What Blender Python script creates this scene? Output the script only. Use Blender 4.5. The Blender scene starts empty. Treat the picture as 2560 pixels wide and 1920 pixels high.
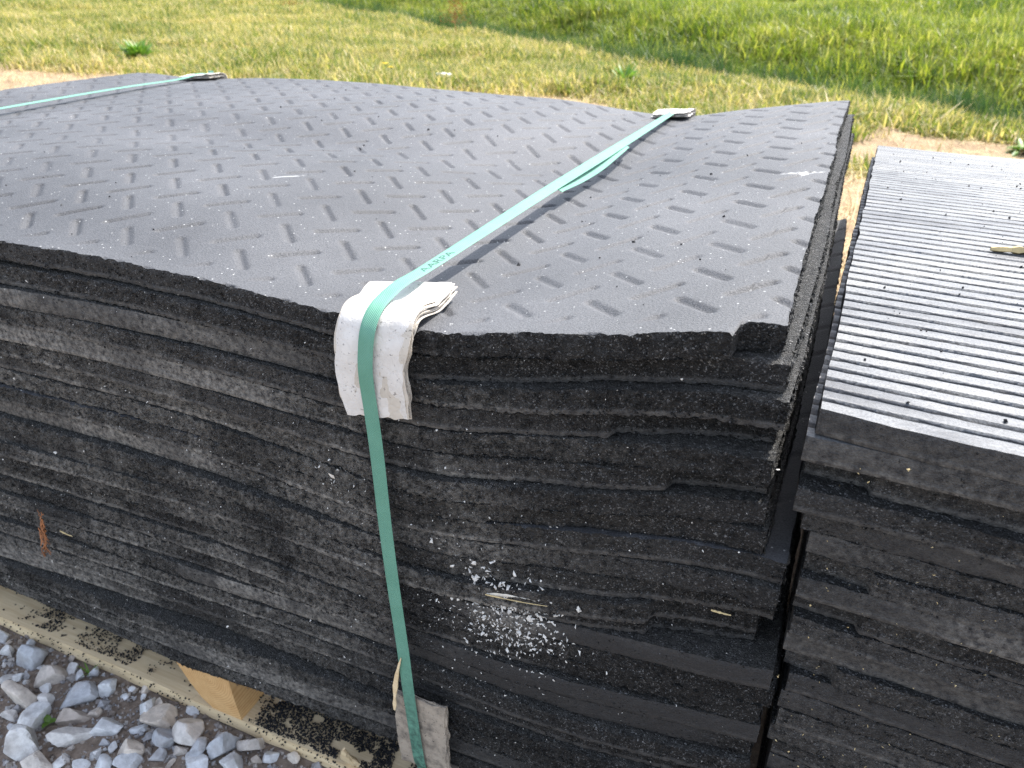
import bpy, bmesh, math, random
import numpy as np
from mathutils import Matrix, Vector, Quaternion

rng = np.random.default_rng(7)
random.seed(7)
scene = bpy.context.scene
C = scene.collection
Z0 = 0.86                      # height of the near corner of the strapped stack above the ground

# ------------------------------------------------------------------ camera, sky, sun, exposure
CAM = np.array([0.01455, -0.59890, 0.23897 + Z0])
RM = Matrix(((0.92095494, -0.20124101, 0.33368257),
             (0.38915597, 0.43106131, -0.81409077),
             (0.01999081, 0.87959548, 0.47530218)))
cd = bpy.data.cameras.new('camera')
cd.sensor_width = 36.0
cd.lens = 27.03
cd.clip_start = 0.02
cd.clip_end = 2000
cd.dof.use_dof = True
cd.dof.focus_distance = 0.80
cd.dof.aperture_fstop = 10
cam = bpy.data.objects.new('camera', cd)
C.objects.link(cam)
cam.matrix_world = Matrix.Translation(Vector(CAM)) @ RM.to_4x4()
scene.camera = cam

SUN_AZ, SUN_EL = math.radians(29), math.radians(60)     # azimuth from +Y towards +X
w = bpy.data.worlds.new('World')
scene.world = w
w.use_nodes = True
wn = w.node_tree
bg = wn.nodes['Background']
sky = wn.nodes.new('ShaderNodeTexSky')
sky.sky_type = 'NISHITA'
sky.sun_disc = False
sky.sun_elevation = SUN_EL
sky.sun_rotation = SUN_AZ
sky.air_density = 1.0
sky.dust_density = 2.0
hs = wn.nodes.new('ShaderNodeHueSaturation')
hs.inputs['Saturation'].default_value = 0.62      # thin summer haze whitens the blue
wn.links.new(sky.outputs[0], hs.inputs['Color'])
wn.links.new(hs.outputs[0], bg.inputs[0])
bg.inputs[1].default_value = 0.15

sd = bpy.data.lights.new('sun', 'SUN')
sd.energy = 3.0
sd.angle = math.radians(0.53)
sd.color = (1.0, 0.96, 0.90)
sun = bpy.data.objects.new('sun', sd)
C.objects.link(sun)
sdir = Vector((math.sin(SUN_AZ) * math.cos(SUN_EL), math.cos(SUN_AZ) * math.cos(SUN_EL), math.sin(SUN_EL)))
sun.rotation_euler = sdir.to_track_quat('Z', 'Y').to_euler()
sun.location = sdir * 10

scene.view_settings.view_transform = 'Standard'
scene.view_settings.look = 'None'
scene.view_settings.gamma = 1
scene.view_settings.use_curve_mapping = False
scene.view_settings.exposure = 1.7
scene.cycles.max_bounces = 4
scene.cycles.diffuse_bounces = 2
scene.cycles.glossy_bounces = 2
scene.cycles.use_denoising = True
scene.cycles.denoising_prefilter = 'NONE'


# ------------------------------------------------------------------ helpers
def _hash(ix, iy, iz, seed):
    h = (ix.astype(np.int64) * 374761393 + iy.astype(np.int64) * 668265263 + iz.astype(np.int64) * 2147483647 + seed * 974634677) & 0xFFFFFFFF
    h = ((h ^ (h >> 13)) * 1274126177) & 0xFFFFFFFF
    h = ((h ^ (h >> 16)) * 2246822519) & 0xFFFFFFFF
    h = h ^ (h >> 15)
    return (h & 0xFFFFFF) / float(0xFFFFFF)


def vnoise(x, y, z=None, seed=0):
    x = np.asarray(x, float); y = np.asarray(y, float)
    x, y = np.broadcast_arrays(x, y)
    z = np.zeros_like(x) if z is None else np.broadcast_to(np.asarray(z, float), x.shape)
    ix, iy, iz = np.floor(x), np.floor(y), np.floor(z)
    fx, fy, fz = x - ix, y - iy, z - iz
    fx = fx * fx * (3 - 2 * fx); fy = fy * fy * (3 - 2 * fy); fz = fz * fz * (3 - 2 * fz)
    r = 0
    for a in (0, 1):
        for b in (0, 1):
            for c in (0, 1):
                r = r + _hash(ix + a, iy + b, iz + c, seed) * (fx if a else 1 - fx) * (fy if b else 1 - fy) * (fz if c else 1 - fz)
    return r * 2 - 1


def fbm(x, y, z=None, seed=0, o=3):
    s, a = 0, 1.0
    for i in range(o):
        k = 2 ** i
        s = s + a * vnoise(np.asarray(x) * k, np.asarray(y) * k, None if z is None else np.asarray(z) * k, seed + i * 17)
        a *= 0.5
    return s


def sstep(a, b, x):
    t = np.clip((np.asarray(x, float) - a) / (b - a), 0, 1)
    return t * t * (3 - 2 * t)


def mesh_arrays(name, V, F, mats, midx=None, smooth=True, attrs=None):
    """V Nx3, F list of arrays (Mx4 / Mx3)"""
    me = bpy.data.meshes.new(name)
    V = np.ascontiguousarray(V, dtype=np.float32)
    loops = np.concatenate([f.reshape(-1) for f in F]).astype(np.int32)
    tot = np.concatenate([np.full(len(f), f.shape[1], np.int32) for f in F])
    start = np.concatenate([[0], np.cumsum(tot)[:-1]]).astype(np.int32)
    me.vertices.add(len(V)); me.vertices.foreach_set('co', V.reshape(-1))
    me.loops.add(len(loops)); me.loops.foreach_set('vertex_index', loops)
    me.polygons.add(len(tot)); me.polygons.foreach_set('loop_start', start)
    me.polygons.foreach_set('loop_total', tot)
    if midx is not None:
        me.polygons.foreach_set('material_index', midx.astype(np.int32))
    if isinstance(smooth, np.ndarray):
        me.polygons.foreach_set('use_smooth', smooth)
    else:
        me.polygons.foreach_set('use_smooth', np.full(len(tot), bool(smooth)))
    for m in mats:
        me.materials.append(m)
    if attrs:
        for k, v in attrs.items():
            a = me.attributes.new(k, 'FLOAT', 'POINT')
            a.data.foreach_set('value', np.ascontiguousarray(v, dtype=np.float32))
    me.update(calc_edges=True)
    me.validate()
    return me


def gridfaces(nu, nv, off=0, flip=False):
    i = np.arange(nu - 1)[:, None] * nv + np.arange(nv - 1)[None, :]
    i = i.reshape(-1) + off
    f = np.stack([i, i + nv, i + nv + 1, i + 1], 1)
    return f[:, ::-1] if flip else f


class MB:
    """collects pieces into one mesh"""
    def __init__(s):
        s.V, s.F, s.M, s.S, s.A, s.B, s.n = [], [], [], [], [], [], 0

    def add(s, V, F, m=0, smooth=True, a=None, b=None):
        V = np.asarray(V, float).reshape(-1, 3)
        F = np.asarray(F)
        s.V.append(V); s.F.append(F + s.n); s.M.append(np.full(len(F), m)); s.S.append(np.full(len(F), smooth))
        s.A.append(np.zeros(len(V)) if a is None else np.broadcast_to(np.asarray(a, float).reshape(-1), (len(V),)))
        s.B.append(np.ones(len(V)) if b is None else np.broadcast_to(np.asarray(b, float).reshape(-1), (len(V),)))
        s.n += len(V)

    def grid(s, P, m=0, flip=False, smooth=True, a=None, b=None):
        nu, nv = P.shape[:2]
        s.add(P.reshape(-1, 3), gridfaces(nu, nv, 0, flip), m, smooth, a, b)

    def box(s, lo, hi, m=0):
        x0, y0, z0 = lo; x1, y1, z1 = hi
        V = [(x, y, z) for x in (x0, x1) for y in (y0, y1) for z in (z0, z1)]
        F = [(0, 1, 3, 2), (4, 6, 7, 5), (0, 4, 5, 1), (2, 3, 7, 6), (0, 2, 6, 4), (1, 5, 7, 3)]
        s.add(V, F, m, False)

    def mesh(s, name, mats, attr='dust', origin=(0, 0, 0)):
        V = np.concatenate(s.V) - np.asarray(origin)
        # keep face / material order by grouping on face size
        q = [i for i in range(len(s.F)) if s.F[i].shape[1] == 4]
        t = [i for i in range(len(s.F)) if s.F[i].shape[1] == 3]
        FF, MM, SS = [], [], []
        for g in (q, t):
            if g:
                FF.append(np.concatenate([s.F[i] for i in g]))
                MM += [s.M[i] for i in g]; SS += [s.S[i] for i in g]
        return mesh_arrays(name, V, FF, mats, np.concatenate(MM), np.concatenate(SS), {attr: np.concatenate(s.A), 'crumbly': np.concatenate(s.B)})


def link(name, me, parent=None, loc=None):
    o = bpy.data.objects.new(name, me)
    C.objects.link(o)
    if parent is not None:
        o.parent = parent
    if loc is not None:
        o.location = loc
    return o


def tag(o, label=None, cat=None, group=None, kind=None):
    if label: o['label'] = label
    if cat: o['category'] = cat
    if group: o['group'] = group
    if kind: o['kind'] = kind
    return o


def empty(name, loc=(0, 0, 0)):
    o = bpy.data.objects.new(name, None)
    o.empty_display_size = 0.05
    C.objects.link(o)
    o.location = loc
    return o


TETRA_F = np.array([(0, 1, 2), (0, 2, 3), (0, 3, 1), (1, 3, 2)])


def tetras(P, size, r):
    """irregular little crumbs: a squashed random octahedron at each point"""
    P = np.asarray(P, float); n = len(P)
    base = np.array([(1, 0, 0), (-1, 0, 0), (0, 1, 0), (0, -1, 0), (0, 0, 1), (0, 0, -1)], float)
    F = np.array([(0, 2, 4), (2, 1, 4), (1, 3, 4), (3, 0, 4), (2, 0, 5), (1, 2, 5), (3, 1, 5), (0, 3, 5)])
    q = r.normal(size=(n, 4)); q /= np.linalg.norm(q, axis=1, keepdims=True)
    a, b, c, d = q.T
    R = np.stack([1 - 2 * (c * c + d * d), 2 * (b * c - a * d), 2 * (b * d + a * c),
                  2 * (b * c + a * d), 1 - 2 * (b * b + d * d), 2 * (c * d - a * b),
                  2 * (b * d - a * c), 2 * (c * d + a * b), 1 - 2 * (b * b + c * c)], 1).reshape(n, 3, 3)
    sc = np.asarray(size).reshape(-1, 1) * r.uniform(0.5, 1.2, (n, 3))
    L = base[None] * sc[:, None, :] * r.uniform(0.7, 1.2, (n, 6, 1))
    V = np.einsum('nij,nkj->nki', R, L) + P[:, None, :]
    FF = (F[None] + (np.arange(n) * 6)[:, None, None]).reshape(-1, 3)
    return V.reshape(-1, 3), FF


# ------------------------------------------------------------------ materials
def newmat(name):
    m = bpy.data.materials.new(name)
    m.use_nodes = True
    nt = m.node_tree
    b = nt.nodes['Principled BSDF']
    return m, nt, b


def N(nt, t, **kw):
    n = nt.nodes.new(t)
    for k, v in kw.items():
        if k.startswith('i_'):
            key = k[2:]
            n.inputs[int(key) if key.isdigit() else key].default_value = v
        else:
            setattr(n, k, v)
    return n


def ramp(nt, fac, stops):
    r = nt.nodes.new('ShaderNodeValToRGB')
    e = r.color_ramp.elements
    while len(e) < len(stops):
        e.new(0.5)
    for i, (p, c) in enumerate(stops):
        e[i].position = p
        e[i].color = (c, c, c, 1) if isinstance(c, (int, float)) else (*c, 1)
    nt.links.new(fac, r.inputs[0])
    return r


def pos(nt):
    return nt.nodes.new('ShaderNodeNewGeometry').outputs['Position']


def noise(nt, vec, scale, detail=3, rough=0.55):
    n = N(nt, 'ShaderNodeTexNoise')
    n.inputs['Scale'].default_value = scale
    n.inputs['Detail'].default_value = detail
    n.inputs['Roughness'].default_value = rough
    nt.links.new(vec, n.inputs['Vector'])
    return n


def mixc(nt, fac, a, b, mode='MIX'):
    n = nt.nodes.new('ShaderNodeMix')
    n.data_type = 'RGBA'
    n.blend_type = mode
    for sock, v in ((n.inputs[0], fac), (n.inputs[6], a), (n.inputs[7], b)):
        if hasattr(v, 'is_output'):
            nt.links.new(v, sock)
        elif isinstance(v, tuple):
            sock.default_value = (*v, 1)
        else:
            sock.default_value = v
    return n.outputs[2]


def math_(nt, op, a, b=None):
    n = nt.nodes.new('ShaderNodeMath')
    n.operation = op
    for i, v in enumerate((a, b)):
        if v is None:
            continue
        if hasattr(v, 'is_output'):
            nt.links.new(v, n.inputs[i])
        else:
            n.inputs[i].default_value = v
    return n.outputs[0]


def bump(nt, h, strength, dist, b, prev=None):
    n = nt.nodes.new('ShaderNodeBump')
    n.inputs['Strength'].default_value = strength
    n.inputs['Distance'].default_value = dist
    nt.links.new(h, n.inputs['Height'])
    if prev is not None:
        nt.links.new(prev, n.inputs['Normal'])
    if b is not None:
        nt.links.new(n.outputs[0], b.inputs['Normal'])
    return n.outputs[0]


def attr(nt, name):
    a = nt.nodes.new('ShaderNodeAttribute')
    a.attribute_name = name
    return a.outputs['Fac']


def rubber_edge():
    m, nt, b = newmat('crumb_rubber_edge')
    p = pos(nt)
    wp = noise(nt, p, 260, 2)
    pv = mixc(nt, 0.0035, p, wp.outputs['Color'], 'ADD')
    v = N(nt, 'ShaderNodeTexVoronoi'); v.inputs['Scale'].default_value = 720
    nt.links.new(pv, v.inputs['Vector'])
    sep = N(nt, 'ShaderNodeSeparateColor'); nt.links.new(v.outputs['Color'], sep.inputs[0])
    grain = ramp(nt, sep.outputs[0], [(0, 0.003), (0.5, 0.008), (0.78, 0.020), (0.92, 0.065), (1, 0.17)])
    n2 = noise(nt, p, 1100, 2)
    col = mixc(nt, 1.0, grain.outputs[0], ramp(nt, n2.outputs[0], [(0.32, 0.25), (0.68, 1.9)]).outputs[0], 'MULTIPLY')
    nb = noise(nt, p, 45, 4, 0.65)
    col = mixc(nt, 1.0, col, ramp(nt, nb.outputs[0], [(0.3, 0.55), (0.7, 1.5)]).outputs[0], 'MULTIPLY')
    cr = attr(nt, 'crumbly')
    ns = noise(nt, p, 700, 3, 0.6)
    smoothcol = ramp(nt, ns.outputs[0], [(0.3, (0.011, 0.011, 0.012)), (0.7, (0.030, 0.030, 0.031))])
    col = mixc(nt, ramp(nt, cr, [(0.1, 0), (0.7, 1)]).outputs[0], smoothcol.outputs[0], col)
    # dust: a brownish grey film with its own shape (vertex attribute, also painted sun brightness on side walls) broken up by the grain
    d = attr(nt, 'dust')
    n3 = noise(nt, p, 140, 5, 0.7)
    dm = math_(nt, 'MULTIPLY', d, ramp(nt, n3.outputs[0], [(0.36, 0.0), (0.66, 1.0)]).outputs[0])
    col = mixc(nt, dm, col, (0.26, 0.245, 0.22))
    nt.links.new(col, b.inputs['Base Color'])
    b.inputs['Roughness'].default_value = 0.62
    b.inputs['Specular IOR Level'].default_value = 0.38
    n4 = noise(nt, p, 420, 4, 0.65)
    h = math_(nt, 'ADD', n4.outputs[0], math_(nt, 'MULTIPLY', v.outputs['Distance'], -0.9))
    h = math_(nt, 'MULTIPLY', h, math_(nt, 'ADD', math_(nt, 'MULTIPLY', cr, 0.85), 0.15))
    bump(nt, h, 1.0, 0.0045, b)
    return m


def rubber_top():
    m, nt, b = newmat('faded_rubber_tread')
    p = pos(nt)
    n1 = noise(nt, p, 2.6, 5, 0.6)
    n2 = noise(nt, p, 650, 3, 0.7)
    base = ramp(nt, n1.outputs[0], [(0.32, (0.040, 0.041, 0.045)), (0.68, (0.074, 0.075, 0.080))])
    fine = ramp(nt, n2.outputs[0], [(0.35, 0.55), (0.65, 1.5)])
    col = mixc(nt, 1.0, base.outputs[0], fine.outputs[0], 'MULTIPLY')
    v = N(nt, 'ShaderNodeTexVoronoi'); v.inputs['Scale'].default_value = 300
    nt.links.new(p, v.inputs['Vector'])
    sep = N(nt, 'ShaderNodeSeparateColor'); nt.links.new(v.outputs['Color'], sep.inputs[0])
    fleck = math_(nt, 'MULTIPLY', math_(nt, 'GREATER_THAN', sep.outputs[1], 0.98), math_(nt, 'LESS_THAN', v.outputs['Distance'], 0.32))
    col = mixc(nt, math_(nt, 'MULTIPLY', fleck, 0.7), col, (0.42, 0.42, 0.41))
    # scuffed pale streaks
    mp = N(nt, 'ShaderNodeMapping'); mp.inputs['Rotation'].default_value = (0, 0, -0.7); mp.inputs['Scale'].default_value = (1.2, 26, 1)
    nt.links.new(p, mp.inputs[0])
    n5 = noise(nt, mp.outputs[0], 3.0, 3)
    sc = math_(nt, 'MULTIPLY', ramp(nt, n5.outputs[0], [(0.66, 0), (0.80, 1)]).outputs[0], ramp(nt, n2.outputs[0], [(0.45, 0), (0.7, 1)]).outputs[0])
    col = mixc(nt, math_(nt, 'MULTIPLY', sc, 0.35), col, (0.22, 0.22, 0.22))
    d = attr(nt, 'dust')
    col = mixc(nt, d, col, (0.50, 0.50, 0.49))
    nt.links.new(col, b.inputs['Base Color'])
    b.inputs['Roughness'].default_value = 0.6
    b.inputs['Specular IOR Level'].default_value = 0.5
    n3 = noise(nt, p, 380, 4, 0.7)
    bump(nt, n3.outputs[0], 0.8, 0.0018, b)
    return m


def rubber_rib():
    m, nt, b = newmat('chalky_ribbed_rubber')
    p = pos(nt)
    g = attr(nt, 'dust')                       # 1 on rib crowns, 0 in the grooves
    mp = N(nt, 'ShaderNodeMapping'); mp.inputs['Scale'].default_value = (0.5, 1.6, 1)
    nt.links.new(p, mp.inputs[0])
    n1 = noise(nt, mp.outputs[0], 6.5, 6, 0.7)
    crown = ramp(nt, n1.outputs[0], [(0.36, (0.045, 0.048, 0.056)), (0.46, (0.105, 0.11, 0.118)), (0.64, (0.165, 0.165, 0.160))])  # chalky patches, lightened further to put the sun's sheen into the colour
    n2 = noise(nt, p, 480, 3, 0.7)
    col = mixc(nt, 1.0, crown.outputs[0], ramp(nt, n2.outputs[0], [(0.3, 0.45), (0.62, 1.15)]).outputs[0], 'MULTIPLY')
    n4 = noise(nt, p, 160, 4, 0.7)
    edge = math_(nt, 'ADD', g, math_(nt, 'MULTIPLY', math_(nt, 'SUBTRACT', n4.outputs[0], 0.5), 0.7))
    col = mixc(nt, ramp(nt, edge, [(0.42, 0), (0.62, 1)]).outputs[0], (0.016, 0.016, 0.018), col)
    nt.links.new(col, b.inputs['Base Color'])
    b.inputs['Roughness'].default_value = 0.48
    b.inputs['Specular IOR Level'].default_value = 0.5
    n3 = noise(nt, p, 420, 4, 0.7)
    bump(nt, n3.outputs[0], 0.5, 0.0012, b)
    return m


def simple(name, col, rough=0.6, spec=0.5, var=0.25, scale=40, bmp=None):
    m, nt, b = newmat(name)
    p = pos(nt)
    n1 = noise(nt, p, scale, 4, 0.6)
    lo = tuple(c * (1 - var) for c in col); hi = tuple(min(1, c * (1 + var)) for c in col)
    nt.links.new(ramp(nt, n1.outputs[0], [(0.3, lo), (0.7, hi)]).outputs[0], b.inputs['Base Color'])
    b.inputs['Roughness'].default_value = rough
    b.inputs['Specular IOR Level'].default_value = spec
    if bmp:
        n2 = noise(nt, p, bmp[0], 4, 0.6)
        bump(nt, n2.outputs[0], bmp[1], bmp[2], b)
    return m


def strap_mat():
    m, nt, b = newmat('green_polyester_strap')
    p = pos(nt)
    n1 = noise(nt, p, 30, 4)
    col = ramp(nt, n1.outputs[0], [(0.3, (0.11, 0.27, 0.195)), (0.7, (0.135, 0.31, 0.23))]).outputs[0]
    n2 = noise(nt, p, 120, 5, 0.7)
    d = attr(nt, 'dust')
    dm = math_(nt, 'MULTIPLY', d, ramp(nt, n2.outputs[0], [(0.35, 0.0), (0.62, 1.0)]).outputs[0])
    col = mixc(nt, dm, col, (0.035, 0.075, 0.06))
    nt.links.new(col, b.inputs['Base Color'])
    b.inputs['Roughness'].default_value = 0.6
    b.inputs['Specular IOR Level'].default_value = 0.25
    # embossed waffle: crossed diagonal waves along the strap
    hs = []
    for a in ((1, 0.9, 0.9), (1, -0.9, -0.9)):
        mp = N(nt, 'ShaderNodeMapping'); mp.inputs['Scale'].default_value = a
        nt.links.new(p, mp.inputs[0])
        dt = N(nt, 'ShaderNodeVectorMath', operation='DOT_PRODUCT'); nt.links.new(mp.outputs[0], dt.inputs[0]); dt.inputs[1].default_value = (1, 1, 1)
        hs.append(math_(nt, 'SINE', math_(nt, 'MULTIPLY', dt.outputs['Value'], 2300)))
    bump(nt, math_(nt, 'ADD', hs[0], hs[1]), 0.3, 0.0004, b)
    return m


def paper_mat(name, c, dirt=0.25, dirtc=(0.30, 0.25, 0.19), ds=30):
    m, nt, b = newmat(name)
    p = pos(nt)
    n1 = noise(nt, p, ds, 5, 0.65)
    col = mixc(nt, math_(nt, 'MULTIPLY', ramp(nt, n1.outputs[0], [(0.42, 0), (0.72, 1)]).outputs[0], dirt), c, dirtc)
    n4 = noise(nt, p, 260, 3, 0.6)
    col = mixc(nt, math_(nt, 'MULTIPLY', ramp(nt, n4.outputs[0], [(0.64, 0), (0.70, 1)]).outputs[0], min(1, dirt * 2)), col, (0.05, 0.045, 0.04))
    nt.links.new(col, b.inputs['Base Color'])
    b.inputs['Roughness'].default_value = 0.75
    b.inputs['Specular IOR Level'].default_value = 0.25
    n2 = noise(nt, p, 90, 5, 0.65)
    v = N(nt, 'ShaderNodeTexVoronoi', feature='DISTANCE_TO_EDGE'); v.inputs['Scale'].default_value = 70
    mx = N(nt, 'ShaderNodeVectorMath', operation='ADD'); nt.links.new(p, mx.inputs[0])
    sc = N(nt, 'ShaderNodeVectorMath', operation='SCALE'); nt.links.new(n2.outputs['Color'], sc.inputs[0]); sc.inputs['Scale'].default_value = 0.02
    nt.links.new(sc.outputs[0], mx.inputs[1]); nt.links.new(mx.outputs[0], v.inputs['Vector'])
    h = math_(nt, 'ADD', n2.outputs[0], math_(nt, 'MULTIPLY', ramp(nt, v.outputs['Distance'], [(0, 0), (0.12, 1)]).outputs[0], 0.5))
    bump(nt, h, 0.45, 0.0016, b)
    return m


def wood_mat(name, a, c, rings=False):
    m, nt, b = newmat(name)
    p = pos(nt)
    mp = N(nt, 'ShaderNodeMapping')
    nt.links.new(p, mp.inputs[0])
    if rings:
        mp.inputs['Location'].default_value = (0.745, 0, -0.10)
        sx = N(nt, 'ShaderNodeSeparateXYZ'); nt.links.new(mp.outputs[0], sx.inputs[0])
        nz = noise(nt, p, 22, 3)
        rr = math_(nt, 'SQRT', math_(nt, 'ADD', math_(nt, 'MULTIPLY', sx.outputs[0], sx.outputs[0]), math_(nt, 'MULTIPLY', sx.outputs[2], sx.outputs[2])))
        rr = math_(nt, 'ADD', rr, math_(nt, 'MULTIPLY', nz.outputs[0], 0.006))
        wv = math_(nt, 'SINE', math_(nt, 'MULTIPLY', rr, 1500))
        f = math_(nt, 'MULTIPLY', math_(nt, 'ADD', wv, 1.0), 0.12)
        f = math_(nt, 'ADD', f, math_(nt, 'MULTIPLY', noise(nt, p, 50, 5, 0.7).outputs[0], 0.8))
    else:
        mp.inputs['Scale'].default_value = (3, 60, 60)
        f = noise(nt, mp.outputs[0], 2.4, 5, 0.65).outputs[0]
    col = ramp(nt, f, [(0.25, a), (0.75, c)]).outputs[0]
    n3 = noise(nt, p, 130, 4, 0.7)
    col = mixc(nt, math_(nt, 'MULTIPLY', ramp(nt, n3.outputs[0], [(0.62, 0), (0.72, 1)]).outputs[0], 0.25), col, (0.12, 0.09, 0.06))
    nt.links.new(col, b.inputs['Base Color'])
    b.inputs['Roughness'].default_value = 0.7
    b.inputs['Specular IOR Level'].default_value = 0.3
    bump(nt, f, 0.4, 0.0012, b)
    return m


def stone_mat():
    m, nt, b = newmat('limestone')
    oi = N(nt, 'ShaderNodeObjectInfo')
    tc = N(nt, 'ShaderNodeTexCoord')
    r = ramp(nt, oi.outputs['Random'], [(0.0, (0.40, 0.41, 0.43)), (0.3, (0.60, 0.61, 0.62)), (0.55, (0.72, 0.72, 0.71)), (0.72, (0.56, 0.50, 0.44)), (0.88, (0.66, 0.58, 0.49)), (1.0, (0.42, 0.36, 0.31))])
    p = pos(nt)
    n1 = noise(nt, p, 55, 6, 0.7)
    col = mixc(nt, 1.0, r.outputs[0], ramp(nt, n1.outputs[0], [(0.3, 0.62), (0.55, 1.0), (0.75, 1.25)]).outputs[0], 'MULTIPLY')
    n2 = noise(nt, p, 18, 4, 0.6)
    col = mixc(nt, math_(nt, 'MULTIPLY', ramp(nt, n2.outputs[0], [(0.5, 0), (0.7, 1)]).outputs[0], 0.45), col, (0.24, 0.19, 0.15))
    nt.links.new(col, b.inputs['Base Color'])
    b.inputs['Roughness'].default_value = 0.8
    b.inputs['Specular IOR Level'].default_value = 0.3
    n3 = noise(nt, p, 150, 6, 0.7)
    bump(nt, n3.outputs[0], 0.55, 0.003, b)
    return m


def pebble_mat():
    m, nt, b = newmat('small_gravel')
    a = attr(nt, 'dust')
    r = ramp(nt, a, [(0.0, (0.16, 0.13, 0.11)), (0.3, (0.27, 0.23, 0.20)), (0.55, (0.33, 0.33, 0.34)), (0.8, (0.38, 0.33, 0.28)), (1.0, (0.46, 0.46, 0.46))])
    p = pos(nt)
    n1 = noise(nt, p, 120, 5, 0.7)
    nt.links.new(mixc(nt, 1.0, r.outputs[0], ramp(nt, n1.outputs[0], [(0.3, 0.6), (0.7, 1.25)]).outputs[0], 'MULTIPLY'), b.inputs['Base Color'])
    b.inputs['Roughness'].default_value = 0.85
    b.inputs['Specular IOR Level'].default_value = 0.2
    return m


def ground_mat():
    m, nt, b = newmat('soil_and_turf')
    p = pos(nt)
    n1 = noise(nt, p, 60, 6, 0.7)
    n2 = noise(nt, p, 3.5, 5, 0.65)
    gravelsoil = ramp(nt, n1.outputs[0], [(0.3, (0.12, 0.092, 0.072)), (0.7, (0.30, 0.24, 0.19))]).outputs[0]
    dry = ramp(nt, n2.outputs[0], [(0.3, (0.20, 0.138, 0.082)), (0.7, (0.33, 0.245, 0.155))]).outputs[0]
    n3 = noise(nt, p, 1.1, 5, 0.65)
    turf = ramp(nt, n3.outputs[0], [(0.3, (0.11, 0.14, 0.03)), (0.55, (0.19, 0.18, 0.055)), (0.75, (0.30, 0.24, 0.11))]).outputs[0]
    a = attr(nt, 'dust')      # 0 gravel soil, 0.5 bare dry earth, 1 turf
    c = mixc(nt, ramp(nt, a, [(0.1, 0), (0.4, 1)]).outputs[0], gravelsoil, dry)
    c = mixc(nt, ramp(nt, a, [(0.55, 0), (0.9, 1)]).outputs[0], c, turf)
    nt.links.new(c, b.inputs['Base Color'])
    b.inputs['Roughness'].default_value = 0.9
    b.inputs['Specular IOR Level'].default_value = 0.15
    bump(nt, n1.outputs[0], 0.6, 0.012, b)
    return m


def leaf_mat(name, stops, scale=0.55, trans=0.45, rough=0.5):
    """colours vary from patch to patch (world noise) and from blade to blade (vertex attribute)"""
    m, nt, b = newmat(name)
    p = pos(nt)
    n1 = noise(nt, p, scale, 4, 0.65)
    a = attr(nt, 'dust')
    f = math_(nt, 'ADD', math_(nt, 'MULTIPLY', n1.outputs[0], 1.2), math_(nt, 'MULTIPLY', a, 0.7))
    f = math_(nt, 'SUBTRACT', f, 0.45)
    col = ramp(nt, f, stops).outputs[0]
    nt.links.new(col, b.inputs['Base Color'])
    b.inputs['Roughness'].default_value = rough
    b.inputs['Specular IOR Level'].default_value = 0.4
    tr = N(nt, 'ShaderNodeBsdfTranslucent')
    nt.links.new(mixc(nt, 1.0, col, (1.25, 1.3, 0.7), 'MULTIPLY'), tr.inputs[0])
    mx = N(nt, 'ShaderNodeMixShader'); mx.inputs[0].default_value = trans
    nt.links.new(b.outputs[0], mx.inputs[1]); nt.links.new(tr.outputs[0], mx.inputs[2])
    nt.links.new(mx.outputs[0], nt.nodes['Material Output'].inputs[0])
    return m


M_EDGE = rubber_edge()
M_TOP = rubber_top()
M_RIB = rubber_rib()
M_STRAP = strap_mat()
M_INK = simple('strap_ink', (0.015, 0.075, 0.06), 0.6)
M_PAPER = paper_mat('white_paper_pad', (0.66, 0.63, 0.59), 0.3)
M_PLY = paper_mat('paper_ply_edge', (0.55, 0.50, 0.43), 0.3, ds=70)
M_CARD = paper_mat('dirty_cardboard', (0.36, 0.31, 0.25), 0.85, (0.09, 0.08, 0.07), 60)
M_WOOD = wood_mat('pale_pine_board', (0.56, 0.41, 0.23), (0.80, 0.65, 0.42))
M_STRING = wood_mat('orange_end_grain', (0.50, 0.27, 0.10), (0.70, 0.45, 0.21), True)
M_STONE = stone_mat()
M_PEB = pebble_mat()
M_GROUND = ground_mat()
M_CRUMB = simple('black_crumb', (0.014, 0.014, 0.015), 0.7, 0.4, 0.5, 300)
M_FLAKE = simple('white_paper_flake', (0.62, 0.60, 0.56), 0.8, 0.2, 0.2, 200)
M_STRAW = simple('dry_straw', (0.50, 0.39, 0.20), 0.6, 0.3, 0.25, 60)
M_BROWN = simple('dead_plant', (0.30, 0.13, 0.06), 0.8, 0.2, 0.45, 120)
M_FEATHER = simple('pale_feather', (0.62, 0.58, 0.50), 0.7, 0.2, 0.15, 200)
M_GRASS = leaf_mat('mown_grass', [(0.05, (0.07, 0.12, 0.020)), (0.30, (0.15, 0.195, 0.040)), (0.46, (0.245, 0.25, 0.068)), (0.64, (0.38, 0.325, 0.13)), (0.88, (0.58, 0.46, 0.25))])
M_TALL = leaf_mat('tall_ditch_grass', [(0.1, (0.025, 0.062, 0.022)), (0.4, (0.050, 0.10, 0.030)), (0.65, (0.10, 0.155, 0.036)), (0.95, (0.24, 0.25, 0.075))], 1.3, 0.4)
M_BANK = leaf_mat('bank_grass', [(0.1, (0.06, 0.105, 0.020)), (0.38, (0.17, 0.215, 0.030)), (0.62, (0.29, 0.31, 0.052)), (0.92, (0.44, 0.40, 0.17))], 0.45, 0.45)
M_WEED = leaf_mat('weed_leaf', [(0.1, (0.06, 0.15, 0.022)), (0.9, (0.17, 0.29, 0.045))], 5, 0.35, 0.4)
M_DOCK = simple('rust_dock_seed', (0.28, 0.11, 0.035), 0.8, 0.2, 0.3, 20)
M_YELLOW = simple('yellow_petals', (0.80, 0.55, 0.02), 0.6, 0.2, 0.1, 50)
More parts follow.
